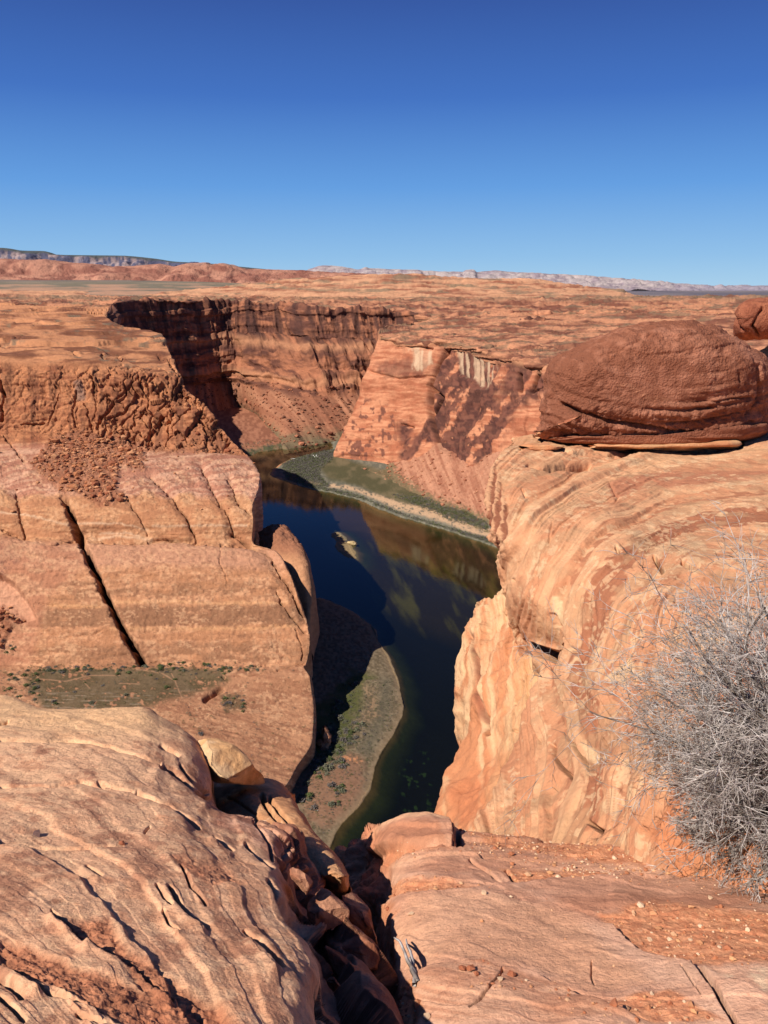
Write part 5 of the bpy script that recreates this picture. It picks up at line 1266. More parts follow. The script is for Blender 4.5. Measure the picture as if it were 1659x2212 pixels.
# ================================================================== boulders
def traced_boulder(name, outline, Yc, thick, mat, colour, shape, label, cat='boulder', group=None, n=(150, 260), flat=.75, lean=0.0, kind=None, box=1.0, facets=0):
    """closed stone: outline traced as seen, given real depth; (px,py) outline clockwise"""
    L = np.array(outline + [outline[0]], float)
    cx, cy = L[:-1, 0].mean(), L[:-1, 1].mean()
    cx, cy = (L[:, 0].min() + L[:, 0].max()) / 2, (L[:, 1].min() + L[:, 1].max()) / 2
    ang = np.unwrap(np.arctan2(L[:, 1] - cy, L[:, 0] - cx)); rad = np.hypot(L[:, 0] - cx, L[:, 1] - cy)
    s = np.concatenate([[0], np.cumsum(np.hypot(np.diff(L[:, 0]), np.diff(L[:, 1])))])
    t = np.linspace(0, s[-1], n[1] + 1)
    # closed smooth sampling
    ox = pchip(L[:, :1], s, t)[:, 0]; oy = pchip(L[:, 1:], s, t)[:, 0]
    ox[-1] = ox[0]; oy[-1] = oy[0]
    C = P(cx, cy, Yc); k = Yc / (FL * (FW[1] + UP[1] * (1106 - cy) / FL))      # metres per survey pixel
    phi = np.linspace(-math.pi / 2, math.pi / 2, n[0])
    cosf = np.cos(phi) ** flat; sinf = np.sign(np.sin(phi)) * np.abs(np.sin(phi)) ** box
    X = (ox - cx)[None, :] * cosf[:, None] * k
    H = (cy - oy)[None, :] * cosf[:, None] * k
    D = np.repeat(sinf[:, None], len(t), 1) * thick
    view = C / np.linalg.norm(C)
    up = np.array([0, 0, 1.]); right = np.array([1., 0, 0])
    upv = up - view * view[2]; upv /= np.linalg.norm(upv)
    vw = view.copy()
    g = C + X[..., None] * right + H[..., None] * upv + D[..., None] * vw + (D * lean)[..., None] * up
    if facets:      # split faces: cut the stone back to flat planes
        rf = np.random.RandomState(int(cx * 7 + cy) % 9999); q = g - C
        for _ in range(facets):
            nv = rf.normal(size=3); nv /= np.linalg.norm(nv)
            if nv @ view > .2: nv = -nv
            sd = q @ nv; lim = sd.max() * rf.uniform(.62, .84)
            q = q - np.maximum(sd - lim, 0)[..., None] * nv
        q *= 1.12
        g = C + q
    nn = gnormals(g); fp = g.reshape(-1, 3)
    s_ = 1 if ((nn.reshape(-1, 3) * (fp - C)).sum(1)).mean() > 0 else -1
    nn = nn * s_
    nn[0] = -vw; nn[-1] = vw
    px, py = proj(fp)
    c = dict(p=fp, px=px, py=py, n=nn.reshape(-1, 3), phi=np.repeat(phi, len(t)))
    d = shape(c).reshape(g.shape[:2])
    d = d * np.minimum(1, np.cos(phi) * 4 + .02)[:, None]
    d[:, -1] = d[:, 0]
    g = g + nn * d[..., None]
    col = colour(c)
    o = meshgrid(name, g, np.clip(col, .005, .95), mat, flip=(s_ < 0))
    tag(o, label, cat, group, kind)
    # origin at the foot of the stone
    foot = Vector((float(C[0]), float(C[1]), float(g[..., 2].min())))
    o.data.transform(__import__('mathutils').Matrix.Translation(-foot)); o.location = foot
    return o
def b1_shape(c):
    p, px, py = c['p'], c['px'], c['py']
    w = fbm(p / .5, 4, 601); w2 = fbm(p / .12, 4, 602)
    low = sstep(800, 900, py - np.abs(px - 1500) * .12 + w * 20)
    q = py + ((px - 1440) / 240.) ** 2 * 46
    d = w * .07 + w2 * .020 + fbm(p / .035, 3, 603, ridge=True) * .014
    d += low * ((ledge(q / 9.5 + w * .8, 51, .5) - .5) * .13 + fbm(p / .05, 3, 604) * .03) + (ledge(q / 13 + w * 1.2, 52, .7) - .5) * .03
    for l, wd, dp in ((c2((880, 665), (960, 700), (1040, 730), (1120, 745), (1200, 752), (1300, 775)), 3.4, .14), (c2((1090, 600), (1160, 620), (1200, 650), (1330, 660), (1450, 655), (1600, 640)), 2.6, .05),
                      (c2((1200, 680), (1300, 690), (1450, 680)), 2.6, .05), (c2((1300, 770), (1420, 780), (1520, 770), (1600, 735)), 3, .08), (c2((1615, 520), (1635, 600), (1630, 660), (1590, 720)), 4, .10),
                      (c2((1060, 480), (1110, 460), (1180, 420), (1220, 405)), 3, .03), (c2((1545, 550), (1550, 580)), 2, .04), (c2((1280, 745), (1400, 735), (1560, 700)), 2.4, .05)):
        d = d - carve(px, py, l, wd, w2 * 4, w2 * 4) * dp
    return d
def b1_col(c):
    p, px, py = c['p'], c['px'], c['py']; k = fbm(p / .1, 4, 611); j = fbm(p / .6, 3, 612)
    col = mix(lin(152, 94, 70), lin(190, 126, 98), sstep(-.35, .35, k * .6 + j))
    col = mix(col, lin(206, 142, 108), carve(px, py, c2((1090, 595), (1130, 590), (1170, 620), (1200, 640), (1290, 650)), 2.4, k * 5, k * 5) * .7)
    col = mix(col, lin(200, 130, 98), carve(px, py, c2((1060, 490), (1080, 470), (1105, 460)), 2.0, k * 3, k * 3) * .7)
    return mix(col, lin(190, 118, 84), sstep(935, 955, py) * .5)
BO = c2((795, 775), (820, 700), (818, 600), (825, 540), (845, 498), (900, 470), (1000, 420), (1110, 375), (1200, 362), (1290, 360), (1340, 357), (1400, 372), (1480, 395), (1550, 430), (1610, 468), (1650, 510), (1672, 570), (1680, 640), (1660, 720), (1600, 775), (1540, 808), (1440, 822), (1300, 830), (1150, 828), (1000, 822), (880, 810))
traced_boulder('boulder', BO, 12.0, 1.15, MAT_BOULD, b1_col, b1_shape, 'huge rounded rust-red boulder resting on the pale banded ledge', n=(200, 420), flat=.55)
def b2_shape(c):
    p, px, py = c['p'], c['px'], c['py']
    w = fbm(p / .4, 4, 621)
    d = w * .08 + fbm(p / .06, 4, 622) * .022
    for l, wd, dp in ((c2((1640, 300), (1600, 370), (1620, 400)), 3, .12), (c2((1530, 330), (1560, 380), (1600, 410)), 3, .05)): d = d - carve(px, py, l, wd) * dp
    return d
def b2_col(c):
    return mix(lin(156, 90, 66), lin(182, 110, 80), sstep(-.3, .3, fbm(c['p'] / .2, 4, 623)))
traced_boulder('boulder', c2((1532, 340), (1535, 310), (1552, 285), (1590, 272), (1650, 268), (1720, 275), (1760, 320), (1765, 380), (1730, 415), (1640, 418), (1570, 415), (1545, 400)), 15.0, .9, MAT_BOULD, b2_col, b2_shape,
               'smaller dark red boulder at the right edge, above and behind the huge one', n=(90, 160), flat=.6)
def wb_shape(c): return fbm(c['p'] / .3, 4, 631) * .02 + fbm(c['p'] / .05, 4, 632) * .008
def wb_col(c):
    k = fbm(c['p'] / .12, 4, 633)
    return mix(lin(236, 178, 124), lin(246, 200, 152), sstep(-.3, .3, k))
traced_boulder('boulder', [(431, 1612), (438, 1604), (470, 1603), (492, 1610), (520, 1624), (535, 1642), (548, 1662), (566, 1676), (572, 1690), (560, 1694), (520, 1688), (470, 1684), (452, 1668), (436, 1640)], 3.68, .24, MAT_NEAR, wb_col, wb_shape,
               'cream coloured block at the far lip of the left foreground rock', n=(80, 150), flat=.45, facets=9)
def sl_shape(c): return fbm(c['p'] / .35, 4, 635) * .035 + (ledge(c['p'][:, 2] / .035 + fbm(c['p'] / .5, 3, 636), 5, .6) - .5) * .03
def sl_col(c): return mix(lin(222, 150, 104), lin(238, 182, 132), sstep(-.3, .3, fbm(c['p'] / .3, 4, 637)))
for sl_o, sl_y, sl_t, sl_l in ((c2((972, 826), (1000, 816), (1060, 822), (1130, 820), (1250, 822), (1330, 816), (1400, 818), (1480, 806), (1540, 806), (1562, 818), (1530, 828), (1440, 831), (1330, 838), (1240, 834), (1150, 836), (1010, 835)), 11.25, .5, 'long thin pale slab sticking out under the front of the huge boulder'),
                               (c2((716, 829), (740, 820), (800, 822), (860, 820), (885, 826), (868, 838), (800, 840), (740, 838)), 10.9, .25, 'short thin slab at the upper left corner of the banded shoulder'),
                               (c2((778, 776), (800, 764), (830, 766), (852, 774), (848, 786), (810, 788), (785, 786)), 11.6, .22, 'small reddish flake of rock at the left end of the huge boulder')):
    traced_boulder('rock_slab', sl_o, sl_y, sl_t, MAT_OUT, sl_col, sl_shape, sl_l, cat='slab', n=(30, 120), flat=.45)
traced_boulder('rock_slab', c2((826, 796), (900, 780), (1040, 790), (1200, 800), (1420, 798), (1560, 770), (1650, 735), (1662, 760), (1610, 792), (1545, 806), (1440, 822), (1300, 832), (1150, 831), (1000, 826), (880, 815)), 11.9, 1.0, MAT_BOULD, b1_col, sl_shape,
    'dark reddish ledge layer between the huge boulder and the pale shoulder', cat='slab', n=(40, 200), flat=.4, box=.8)
# blocks wedged in the gap
def gb_shape(c):
    p = c['p']; f1, f2, idv = cells(p / .16, 5)
    return fbm(p / .12, 4, 641) * .010 + fbm(p / .03, 3, 642) * .004
def gb_col(c):
    k = fbm(c['p'] / .07, 4, 643)
    return mix(lin(172, 106, 78), lin(220, 156, 120), sstep(-.15, .4, k))
GB = [
    (c6((1272, 852), (1320, 846), (1380, 880), (1418, 925), (1405, 960), (1350, 985), (1305, 1008), (1280, 985), (1266, 920)), 2.201, 0.143, 'wedge-shaped reddish block jammed in the gap below the pale tongue'),
    (c6((1412, 850), (1450, 852), (1490, 885), (1508, 925), (1520, 975), (1530, 1040), (1524, 1068), (1480, 1040), (1450, 980), (1425, 940), (1405, 900)), 2.310, 0.118, 'curved tan block in the gap just below the tip of the pale tongue'),
    (c6((1338, 1010), (1400, 985), (1470, 1000), (1515, 1060), (1538, 1150), (1530, 1205), (1505, 1195), (1460, 1140), (1400, 1110), (1345, 1062)), 2.100, 0.143, 'large reddish block with a ridged top in the middle of the gap'),
    (c6((1190, 742), (1240, 770), (1285, 800), (1262, 850), (1225, 815), (1196, 780)), 2.184, 0.084, 'small pale-flecked block under the rounded reddish shoulder of the gap'),
    (c6((1340, 1095), (1400, 1125), (1450, 1170), (1500, 1260), (1520, 1330), (1480, 1310), (1420, 1230), (1370, 1170)), 1.974, 0.101, 'long narrow orange block leaning down the lower part of the gap'),
    (c6((1545, 1290), (1585, 1285), (1600, 1330), (1590, 1395), (1560, 1400), (1545, 1350)), 1.848, 0.076, 'small rounded block at the bottom end of the gap'),
    (c6((1300, 1180), (1345, 1190), (1400, 1260), (1440, 1340), (1450, 1400), (1400, 1400), (1340, 1300), (1300, 1230)), 1.865, 0.101, 'slabby orange block near the bottom edge of the gap'),
]
for out_, Y_, th_, lab_ in GB:
    traced_boulder('rock_block', out_, Y_, th_, MAT_NEAR, gb_col, gb_shape, lab_, cat='rock', group='blocks wedged in the gap', n=(90, 170), flat=.36, box=.7, facets=13)
# rock pinnacle on the near gravel bar
def pin_shape(c): 
    p = c['p']; f1, f2, idv = cells(p / 4.5, 3)
    return (idv - .5) * 2.0 + fbm(p / 3, 4, 651) * 1.2
def pin_col(c): return mix(lin(176, 110, 78), lin(226, 158, 116), sstep(-.3, .3, fbm(c['p'] / 3, 4, 652)))
traced_boulder('rock_pinnacle', cA((352, 580), (372, 620), (400, 660), (425, 700), (420, 745), (398, 790), (385, 850), (350, 900), (335, 945), (305, 935), (318, 880), (320, 820), (285, 795), (270, 755), (300, 730), (335, 725), (350, 690), (340, 650), (345, 610)), 492, 5, MAT_BUTTE, pin_col, pin_shape,
               'orange fallen rock pinnacle standing among bushes on the near gravel bar', cat='rock', n=(40, 100), flat=.6)
def isl_col(c): return mix(lin(206, 176, 126), lin(226, 196, 146), sstep(-.3, .3, fbm(c['p'] / 4, 3, 661)))
traced_boulder('boulder', c4((588, 618), (595, 607), (615, 605), (636, 615), (642, 628), (630, 635), (605, 630)), 950, 7, MAT_BUTTE, isl_col, lambda c: fbm(c['p'] / 5, 3, 662) * .9, 'pale flat rock breaking the water in midstream', n=(24, 50), flat=.7)
traced_boulder('boulder', c3((345, 405), (358, 392), (378, 387), (396, 394), (402, 410), (396, 426), (375, 434), (352, 426)), 684, 6, MAT_BUTTE, lambda c: mix(lin(178, 112, 76), lin(206, 140, 98), sstep(-.3, .3, fbm(c['p'] / 4, 3, 663))), lambda c: (ledge(c['p'][:, 2] / 2.2, 3) - .5) * 1.2 + fbm(c['p'] / 3, 3, 664) * .7,
               'isolated round boulder at the foot of the rubble on the left butte', n=(30, 50), flat=.6)

# ================================================================== scattered stones, shrubs
def rock_mesh(name, seed, sub=2, mat=None, col=(.5, .3, .2), rough=.28):
    import bmesh
    bm = bmesh.new(); bmesh.ops.create_icosphere(bm, subdivisions=sub, radius=1)
    rr = random.Random(seed)
    V = np.array([v.co for v in bm.verts])
    f1, f2, idv = cells(V * .9, seed)
    d = 1 + fbm(V * .9, 3, seed + 70) * rough * 1.5 + (idv - .5) * rough
    for v, k in zip(bm.verts, d): v.co = v.co * float(k); v.co.z *= .72
    me = bpy.data.meshes.new(name); bm.to_mesh(me); bm.free()
    at = me.color_attributes.new('Col', 'FLOAT_COLOR', 'POINT')
    for x in at.data: x.color = (col[0], col[1], col[2], 1)
    me.materials.append(mat)
    for q in me.polygons: q.use_smooth = False
    return me
def pick(name, mask, n, seed, onscreen=True):
    c = GR[name]; p2 = c['p2']; px, py = proj(p2)
    m = mask(c, px, py)
    if onscreen: m = m * (px > -20) * (px < 1680) * (py < 2230)
    # density per real area, so weight by cell size
    g = p2.reshape(c['M'], c['N'], 3)
    a = np.linalg.norm(np.cross(np.gradient(g, axis=0), np.gradient(g, axis=1)), axis=2).reshape(-1)
    w = m * a; w = w / w.sum()
    r = np.random.RandomState(seed)
    i = r.choice(len(w), n, p=w, replace=False) if (w > 0).sum() > n else np.nonzero(w)[0]
    return p2[i], px[i], py[i], c['n2'][i]
def merged(name, base, pts, sizes, mat, kind='stuff', squash=1.0, lift=.3, cols_=None, label=None):
    """many copies of small meshes as one object"""
    r = random.Random(5); vs = []; fs = []; cs = []; off = 0
    B = [(np.array([v.co for v in b.vertices]), [tuple(f.vertices) for f in b.polygons], b) for b in base]
    BC = []
    for b in base:
        a = np.zeros(len(b.vertices) * 4, np.float32); b.color_attributes['Col'].data.foreach_get('color', a); BC.append(a.reshape(-1, 4)[:, :3])
    for i, (q, s) in enumerate(zip(pts, sizes)):
        k = r.randrange(len(B)); V, Fc, _ = B[k]
        a = r.uniform(0, 6.28); ca, sa = math.cos(a), math.sin(a)
        W = np.stack([V[:, 0] * ca - V[:, 1] * sa, V[:, 0] * sa + V[:, 1] * ca, V[:, 2] * squash], 1) * s * np.array([1, r.uniform(.7, 1.2), r.uniform(.7, 1.1)]) + q + np.array([0, 0, lift * s])
        vs.append(W); fs += [tuple(j + off for j in f) for f in Fc]; off += len(V)
        cc = BC[k] * r.uniform(.75, 1.2) if cols_ is None else BC[k] * 0 + np.array(cols_[i % len(cols_)]) * r.uniform(.85, 1.1)
        cs.append(cc)
    V = np.concatenate(vs); me = bpy.data.meshes.new(name); me.from_pydata(V.tolist(), [], fs)
    at = me.color_attributes.new('Col', 'FLOAT_COLOR', 'POINT'); c4_ = np.ones((len(V), 4), np.float32); c4_[:, :3] = np.concatenate(cs); at.data.foreach_set('color', c4_.reshape(-1))
    me.materials.append(mat)
    o = bpy.data.objects.new(name, me); COL.objects.link(o)
    return tag(o, label, kind=kind)
MAT_STONE = rock_mat('loose_stone', 30., .5, .004, tint=.1)
MAT_RUB = rock_mat('rubble_stone', .6, .5, .3, tint=.1)
rs = [rock_mesh('stone', 100 + i, 1, MAT_STONE, lin(226, 168, 126), .62) for i in range(6)]
# gravel on the right foreground slabs
def m_gr(c, px, py):
    b = c['sand'] * .8
    for q in (c7((540, 165), (700, 175), (1000, 210), (1340, 245), (1500, 290), (1600, 340), (1400, 345), (1000, 330), (700, 260), (560, 225)), c7((270, 220), (540, 225), (400, 250), (290, 300)), c7((1050, 470), (1650, 450), (1650, 640), (1300, 620)), c7((420, 690), (700, 690), (860, 690), (1100, 770), (1400, 800), (1600, 845), (1000, 845), (860, 730))):
        b = np.maximum(b, pmask(px, py, q, 14))
    return b * sstep(846, 866, px) + .012 * (px > 880)
p_, x_, y_, n_ = pick('right_foreground_slabs', m_gr, 9000, 1)
rr = np.random.RandomState(2)
stone_cols = [lin(236, 180, 138), lin(214, 150, 108), lin(240, 200, 164), lin(190, 118, 84), lin(204, 130, 92), lin(232, 168, 120)]
sz = np.clip(rr.gamma(1.2, .0019, len(p_)) + .0012, 0, .013)
merged('gravel', rs, p_, sz, MAT_STONE, label='pale grit and small chips scattered over the sandy slabs', cols_=stone_cols)
# larger single stones (things)
stm = [rock_mesh('stone', 200 + i, 1, MAT_STONE, lin(*cc), .55) for i, cc in enumerate([(232, 176, 134), (204, 136, 98), (238, 196, 158), (186, 112, 80), (120, 90, 84)])]
def put_stone(D, size, k, label, group='stones on the sandy slabs', surf='right_foreground_slabs'):
    px, py = proj(GR[surf]['p2']); i = int(np.argmin((px - D[0]) ** 2 + (py - D[1]) ** 2)); q = GR[surf]['p2'][i]
    o = bpy.data.objects.new('stone', stm[k]); COL.objects.link(o)
    o.location = Vector(q) + Vector((0, 0, size * .35)); o.scale = (size, size * random.uniform(.75, 1.1), size * random.uniform(.7, .95)); o.rotation_euler = (0, 0, random.uniform(0, 6))
    return tag(o, label, 'stone', group)
ST = [
    ((683, 213), .016, 0, 'pale stone in the dark grit strip near the lip block'), ((880, 200), .017, 2, 'whitish stone in the upper gravel strip, left of the pair at centre right'),
    ((930, 242), .016, 0, 'cream stone below the middle of the upper gravel strip'), ((1208, 260), .014, 0, 'peach stone at the right end of the upper gravel strip'),
    ((1055, 322), .018, 1, 'tan stone left of a cluster of grit above the long slab edge'), ((1120, 330), .015, 0, 'cream stone within the grit above the long slab edge'),
    ((1452, 398), .017, 2, 'pale cube-like stone alone on the long smooth slab'), ((1320, 532), .016, 0, 'rounded pale stone at the top of the orange sand patch'),
    ((1408, 560), .015, 1, 'tan stone in the middle of the orange sand patch'), ((1235, 548), .014, 2, 'whitish stone near the left side of the orange sand patch'),
    ((640, 380), .018, 2, 'pale stone on sand left of the double crack'), ((712, 272), .014, 0, 'cream stone just right of the rounded upper slab'),
    ((318, 402), .030, 1, 'squarish orange stone at the edge of the shadow'), ((298, 440), .016, 3, 'small red stone at the edge of the shadow'),
    ((380, 455), .017, 2, 'white stone on the upper left corner of the broad slab'), ((560, 652), .017, 3, 'red stone at the left end of the rubble seam'), ((592, 655), .018, 3, 'second red stone in the rubble seam, beside a smaller one'),
    ((612, 668), .015, 3, 'rust stone in the middle of the rubble seam'), ((700, 690), .016, 2, 'white stone at the crack in the lowest slab'), ((744, 674), .019, 3, 'red stone right of the crack in the lowest slab'),
    ((520, 680), .015, 1, 'tan stone near the left end of the rubble seam'), ((1548, 338), .016, 4, 'dark grey stone near the right edge below the bush'), ((1090, 328), .014, 4, 'dark pebble within the grit above the long slab edge'),
    ((327, 795), .026, 3, 'rounded red stone in the sand at the foot of the cleft'), ((440, 828), .020, 2, 'pale chip in the bottom sand beside the lowest slab'), ((402, 780), .022, 1, 'tan stone at the foot of the cleft, above a paler chip'),
    ((1150, 800), .016, 0, 'cream stone on the sand at the bottom centre right'), ((1232, 792), .015, 1, 'tan stone on the sand near the bottom right crack'),
]
for D_, s_, k_, lab_ in ST: put_stone(c7(D_)[0], s_ * .8, k_, lab_)
put_stone(c6((148, 610))[0], .018, 4, 'small dark stone lying on the left foreground rock', 'stones on the left rock', 'left_foreground_rock')
put_stone(c6((500, 648))[0], .012, 3, 'tiny rust stone on the left foreground rock, right of the dark one', 'stones on the left rock', 'left_foreground_rock')

# rubble on the butte
rub = [rock_mesh('rubble', 300 + i, 1, MAT_RUB, lin(188, 118, 80)) for i in range(5)]
p_, x_, y_, n_ = pick('left_butte', lambda c, px, py: np.clip(c['rub'], 0, 1) ** 2 + .01 * (c['u'] > 11) * (c['u'] < 15), 1500, 3)
merged('rubble', rub, p_, np.clip(rr.gamma(1.5, .55, len(p_)) + .35, 0, 4.2), MAT_RUB, label='rusty rubble spilled down the left butte', cols_=[lin(196, 126, 86), lin(168, 100, 70), lin(214, 150, 108)])
p_, x_, y_, n_ = pick('talus_slope', lambda c, px, py: (c['u'] > .5) * 1.0, 700, 4)
merged('rubble', rub, p_, np.clip(rr.gamma(1.5, .7, len(p_)) + .4, 0, 4.5), MAT_RUB, label='rubble on the slope under the streaked cliff', cols_=[lin(196, 132, 100), lin(168, 104, 78), lin(206, 144, 110)])
p_, x_, y_, n_ = pick('far_canyon_wall', lambda c, px, py: (c['u'] > 9.6) * (px > 420) * (px < 760) * 1.0, 700, 5)
merged('rubble', rub, p_, np.clip(rr.gamma(1.5, 1.0, len(p_)) + .8, 0, 7), MAT_RUB, label='rubble below the far canyon wall', cols_=[lin(186, 120, 90), lin(150, 92, 70), lin(120, 80, 64)])

# shrubs: leaf clumps
def leaf_mat(name, c1_, c2_):
    m = bpy.data.materials.new(name); m.use_nodes = True; nt = m.node_tree; N = nt.nodes; L = nt.links
    b = N['Principled BSDF']; b.inputs['Roughness'].default_value = .85
    g = N.new('ShaderNodeTexNoise'); g.inputs['Scale'].default_value = 1.3
    tc = N.new('ShaderNodeTexCoord'); L.new(tc.outputs['Object'], g.inputs['Vector'])
    oi = N.new('ShaderNodeObjectInfo'); ad = N.new('ShaderNodeMath'); ad.operation = 'MULTIPLY_ADD'; ad.inputs[1].default_value = .5
    L.new(oi.outputs['Random'], ad.inputs[0]); L.new(g.outputs[0], ad.inputs[2])
    sb = N.new('ShaderNodeMath'); sb.operation = 'SUBTRACT'; sb.inputs[1].default_value = .25; L.new(ad.outputs[0], sb.inputs[0])
    mx = N.new('ShaderNodeMix'); mx.data_type = 'RGBA'; mx.inputs[6].default_value = (*c1_, 1); mx.inputs[7].default_value = (*c2_, 1)
    L.new(sb.outputs[0], mx.inputs[0]); L.new(mx.outputs[2], b.inputs['Base Color'])
    return m
def shrub_mesh(name, seed, mat, n=70, stems=True):
    r = random.Random(seed); V = []; Fc = []
    for i in range(n):
        a = r.uniform(0, 6.28); e = r.uniform(.0, 1.5); q = r.uniform(.45, 1.0)
        lump = 1 + .25 * math.sin(a * 3 + seed) 
        c = Vector((math.cos(a) * math.cos(e) * q * lump, math.sin(a) * math.cos(e) * q * lump, .12 + math.sin(e) * q * .85))
        s = r.uniform(.10, .24)
        for _ in range(2):
            ax = Vector((r.gauss(0, 1), r.gauss(0, 1), r.gauss(0, 1))).normalized(); bx = ax.cross(Vector((r.gauss(0, 1), r.gauss(0, 1), r.gauss(0, 1)))).normalized()
            k = len(V); V += [c + ax * s, c + bx * s * .7, c - ax * s, c - bx * s * .7]; Fc.append((k, k + 1, k + 2, k + 3))
    me = bpy.data.meshes.new(name); me.from_pydata([tuple(v) for v in V], [], Fc); me.materials.append(mat)
    at = me.color_attributes.new('Col', 'FLOAT_COLOR', 'POINT')
    return me
ML = leaf_mat('sage_leaf', tuple(lin(96, 98, 70, .9)), tuple(lin(142, 136, 114, .9)))
MG = leaf_mat('green_leaf', tuple(lin(76, 88, 44, .9)), tuple(lin(112, 116, 66, .9)))
MT = leaf_mat('tamarisk_twig', tuple(lin(92, 82, 80, .9)), tuple(lin(134, 124, 116, .9)))
def merged_sh(name, base, pts, sizes, label):
    r = random.Random(6); vs = []; fs = []; off = 0; mi = []
    B = [(np.array([v.co for v in b.vertices]), np.array([tuple(f.vertices) for f in b.polygons])) for b in base]
    for i, (q, s) in enumerate(zip(pts, sizes)):
        k = r.randrange(len(B)); V, Fc = B[k]; a = r.uniform(0, 6.28); ca, sa = math.cos(a), math.sin(a)
        vs.append(np.stack([V[:, 0] * ca - V[:, 1] * sa, V[:, 0] * sa + V[:, 1] * ca, V[:, 2]], 1) * s + q)
        fs.append(Fc + off); off += len(V); mi.append(np.full(len(Fc), k % 3))
    V = np.concatenate(vs); me = bpy.data.meshes.new(name); me.from_pydata(V.tolist(), [], np.concatenate(fs).tolist())
    for b in base[:3]: me.materials.append(b.materials[0])
    me.polygons.foreach_set('material_index', np.concatenate(mi).astype(np.int32))
    o = bpy.data.objects.new(name, me); COL.objects.link(o)
    return tag(o, label, kind='stuff')
lo = [shrub_mesh('scrub', 400, ML, 16), shrub_mesh('scrub', 401, MG, 16), shrub_mesh('scrub', 402, MT, 16), shrub_mesh('scrub', 403, ML, 16), shrub_mesh('scrub', 404, MG, 16), shrub_mesh('scrub', 405, MT, 16)]
hi = [shrub_mesh('shrub', 500 + i, m_, 80) for i, m_ in enumerate((ML, MT, MG, ML))]
def nearveg(c, px, py):
    j = fbm(np.stack([px / 30, py / 20, px * 0], 1), 3, 701)
    m = pmask(px + j * 10, py + j * 10, cA((560, 100), (900, 100), (800, 480), (850, 720), (600, 900), (620, 1200), (560, 1420), (300, 1650), (150, 1500), (60, 1200), (180, 950), (440, 560), (450, 300)), 12) * sstep(-.15, .25, j)
    m = np.maximum(m, pmask(px, py, cA((440, 560), (560, 640), (560, 900), (350, 1080), (120, 1080), (60, 1200), (0, 1280), (-20, 1180), (200, 960), (250, 650)), 10))
    return m * (c['db'] > 4)
p_, x_, y_, n_ = pick('river_bank', nearveg, 150, 11)
o_ = np.argsort(y_)
for i, (q, px_, py_) in enumerate(zip(p_[o_], x_[o_], y_[o_])):
    o = bpy.data.objects.new('shrub', hi[i % 4]); COL.objects.link(o)
    s = random.uniform(1.3, 3.0); o.location = Vector(q) - Vector((0, 0, .1)); o.scale = (s, s, s * random.uniform(.7, 1.)); o.rotation_euler = (0, 0, random.uniform(0, 6.28))
    tag(o, 'grey-green shrub among others on the near gravel bar', 'shrub', 'shrubs on the near gravel bar')
p_, x_, y_, n_ = pick('river_bank', lambda c, px, py: (nearveg(c, px, py) + .22 * pmask(px, py, cA((640, 40), (1150, 60), (1180, 500), (900, 900), (860, 1200), (500, 1720), (200, 1750), (60, 1400), (400, 1000)), 10)) * (c['db'] > 3) * (py > 1300), 2600, 12)
merged_sh('bar_scrub', lo, p_, rr.uniform(.35, .95, len(p_)), 'low grey-green scrub dotted over the near gravel bar')
def farveg(c, px, py):
    m = pmask(px, py, c4((275, 225), (400, 172), (530, 158), (500, 210), (450, 250), (450, 290), (500, 335), (400, 340), (290, 300)), 4)
    m = np.maximum(m, pmask(px, py, c4((400, 335), (520, 352), (650, 385), (760, 435), (880, 480), (1000, 515), (1200, 575), (1310, 600), (1310, 628), (1190, 592), (1000, 528), (760, 448), (640, 396), (400, 345)), 3))
    m = np.maximum(m, .25 * pmask(px, py, c4((820, 380), (1010, 400), (1290, 500), (1290, 560), (1100, 500)), 5))
    return m * (c['dr'] > 4)
p_, x_, y_, n_ = pick('river_bank', farveg, 3800, 13)
merged_sh('bank_scrub', [lo[2], lo[0], lo[1], lo[5], lo[3], lo[4]], p_, rr.uniform(1.2, 3.2, len(p_)), 'thick grey tamarisk scrub on the point and bank across the river')
p_, x_, y_, n_ = pick('river_bank', lambda c, px, py: (c['dl'] > 3) * (py < 1000) * (c['dl'] < 60) * (px < 740) * 1.0, 900, 14)
merged_sh('far_shore_scrub', lo, p_, rr.uniform(1.5, 3.5, len(p_)), 'dark scrub lining the far shore')
def benchveg(c, px, py):
    j = fbm(np.stack([px / 20, py / 8, px * 0], 1), 3, 702)
    m = np.exp(-((py - 1446 - j * 6) / 7) ** 2) * (px < 560) * (px > 60)
    m = np.maximum(m, pmask(px + j * 6, py, c3((0, 1330), (190, 1350), (220, 1500), (0, 1450)), 8) * .5)
    m = np.maximum(m, pmask(px + j * 6, py, c3((1110, 1440), (1220, 1440), (1240, 1530), (1120, 1540)), 6) * 1.0)
    m = np.maximum(m, carve(px, py, c3((930, 1500), (980, 1600), (1040, 1690)), 5) * .8)
    m = np.maximum(m, carve(px, py, c3((900, 1300), (1100, 1310), (1330, 1330)), 5))
    m = np.maximum(m, pmask(px, py, c3((20, 1180), (70, 1170), (80, 1240), (30, 1250)), 4))
    return m * (c['u'] > 21.5)
p_, x_, y_, n_ = pick('left_butte', lambda c, px, py: benchveg(c, px, py) + .12 * pmask(px, py, c3((160, 1325), (900, 1300), (1130, 1340), (850, 1470), (230, 1535)), 8), 150, 15)
for i, q in enumerate(p_):
    o = bpy.data.objects.new('shrub', hi[(2, 0, 1, 2)[i % 4]]); COL.objects.link(o)
    s = random.uniform(1.1, 2.4); o.location = Vector(q) - Vector((0, 0, .2)); o.scale = (s, s, s * .8); o.rotation_euler = (0, 0, random.uniform(0, 6.28))
    tag(o, 'dark green shrub among others on the bench of the left butte', 'shrub', 'shrubs on the butte bench')
p_, x_, y_, n_ = pick('left_butte', lambda c, px, py: benchveg(c, px, py) + .06 * (c['u'] > 23.8), 1500, 16)
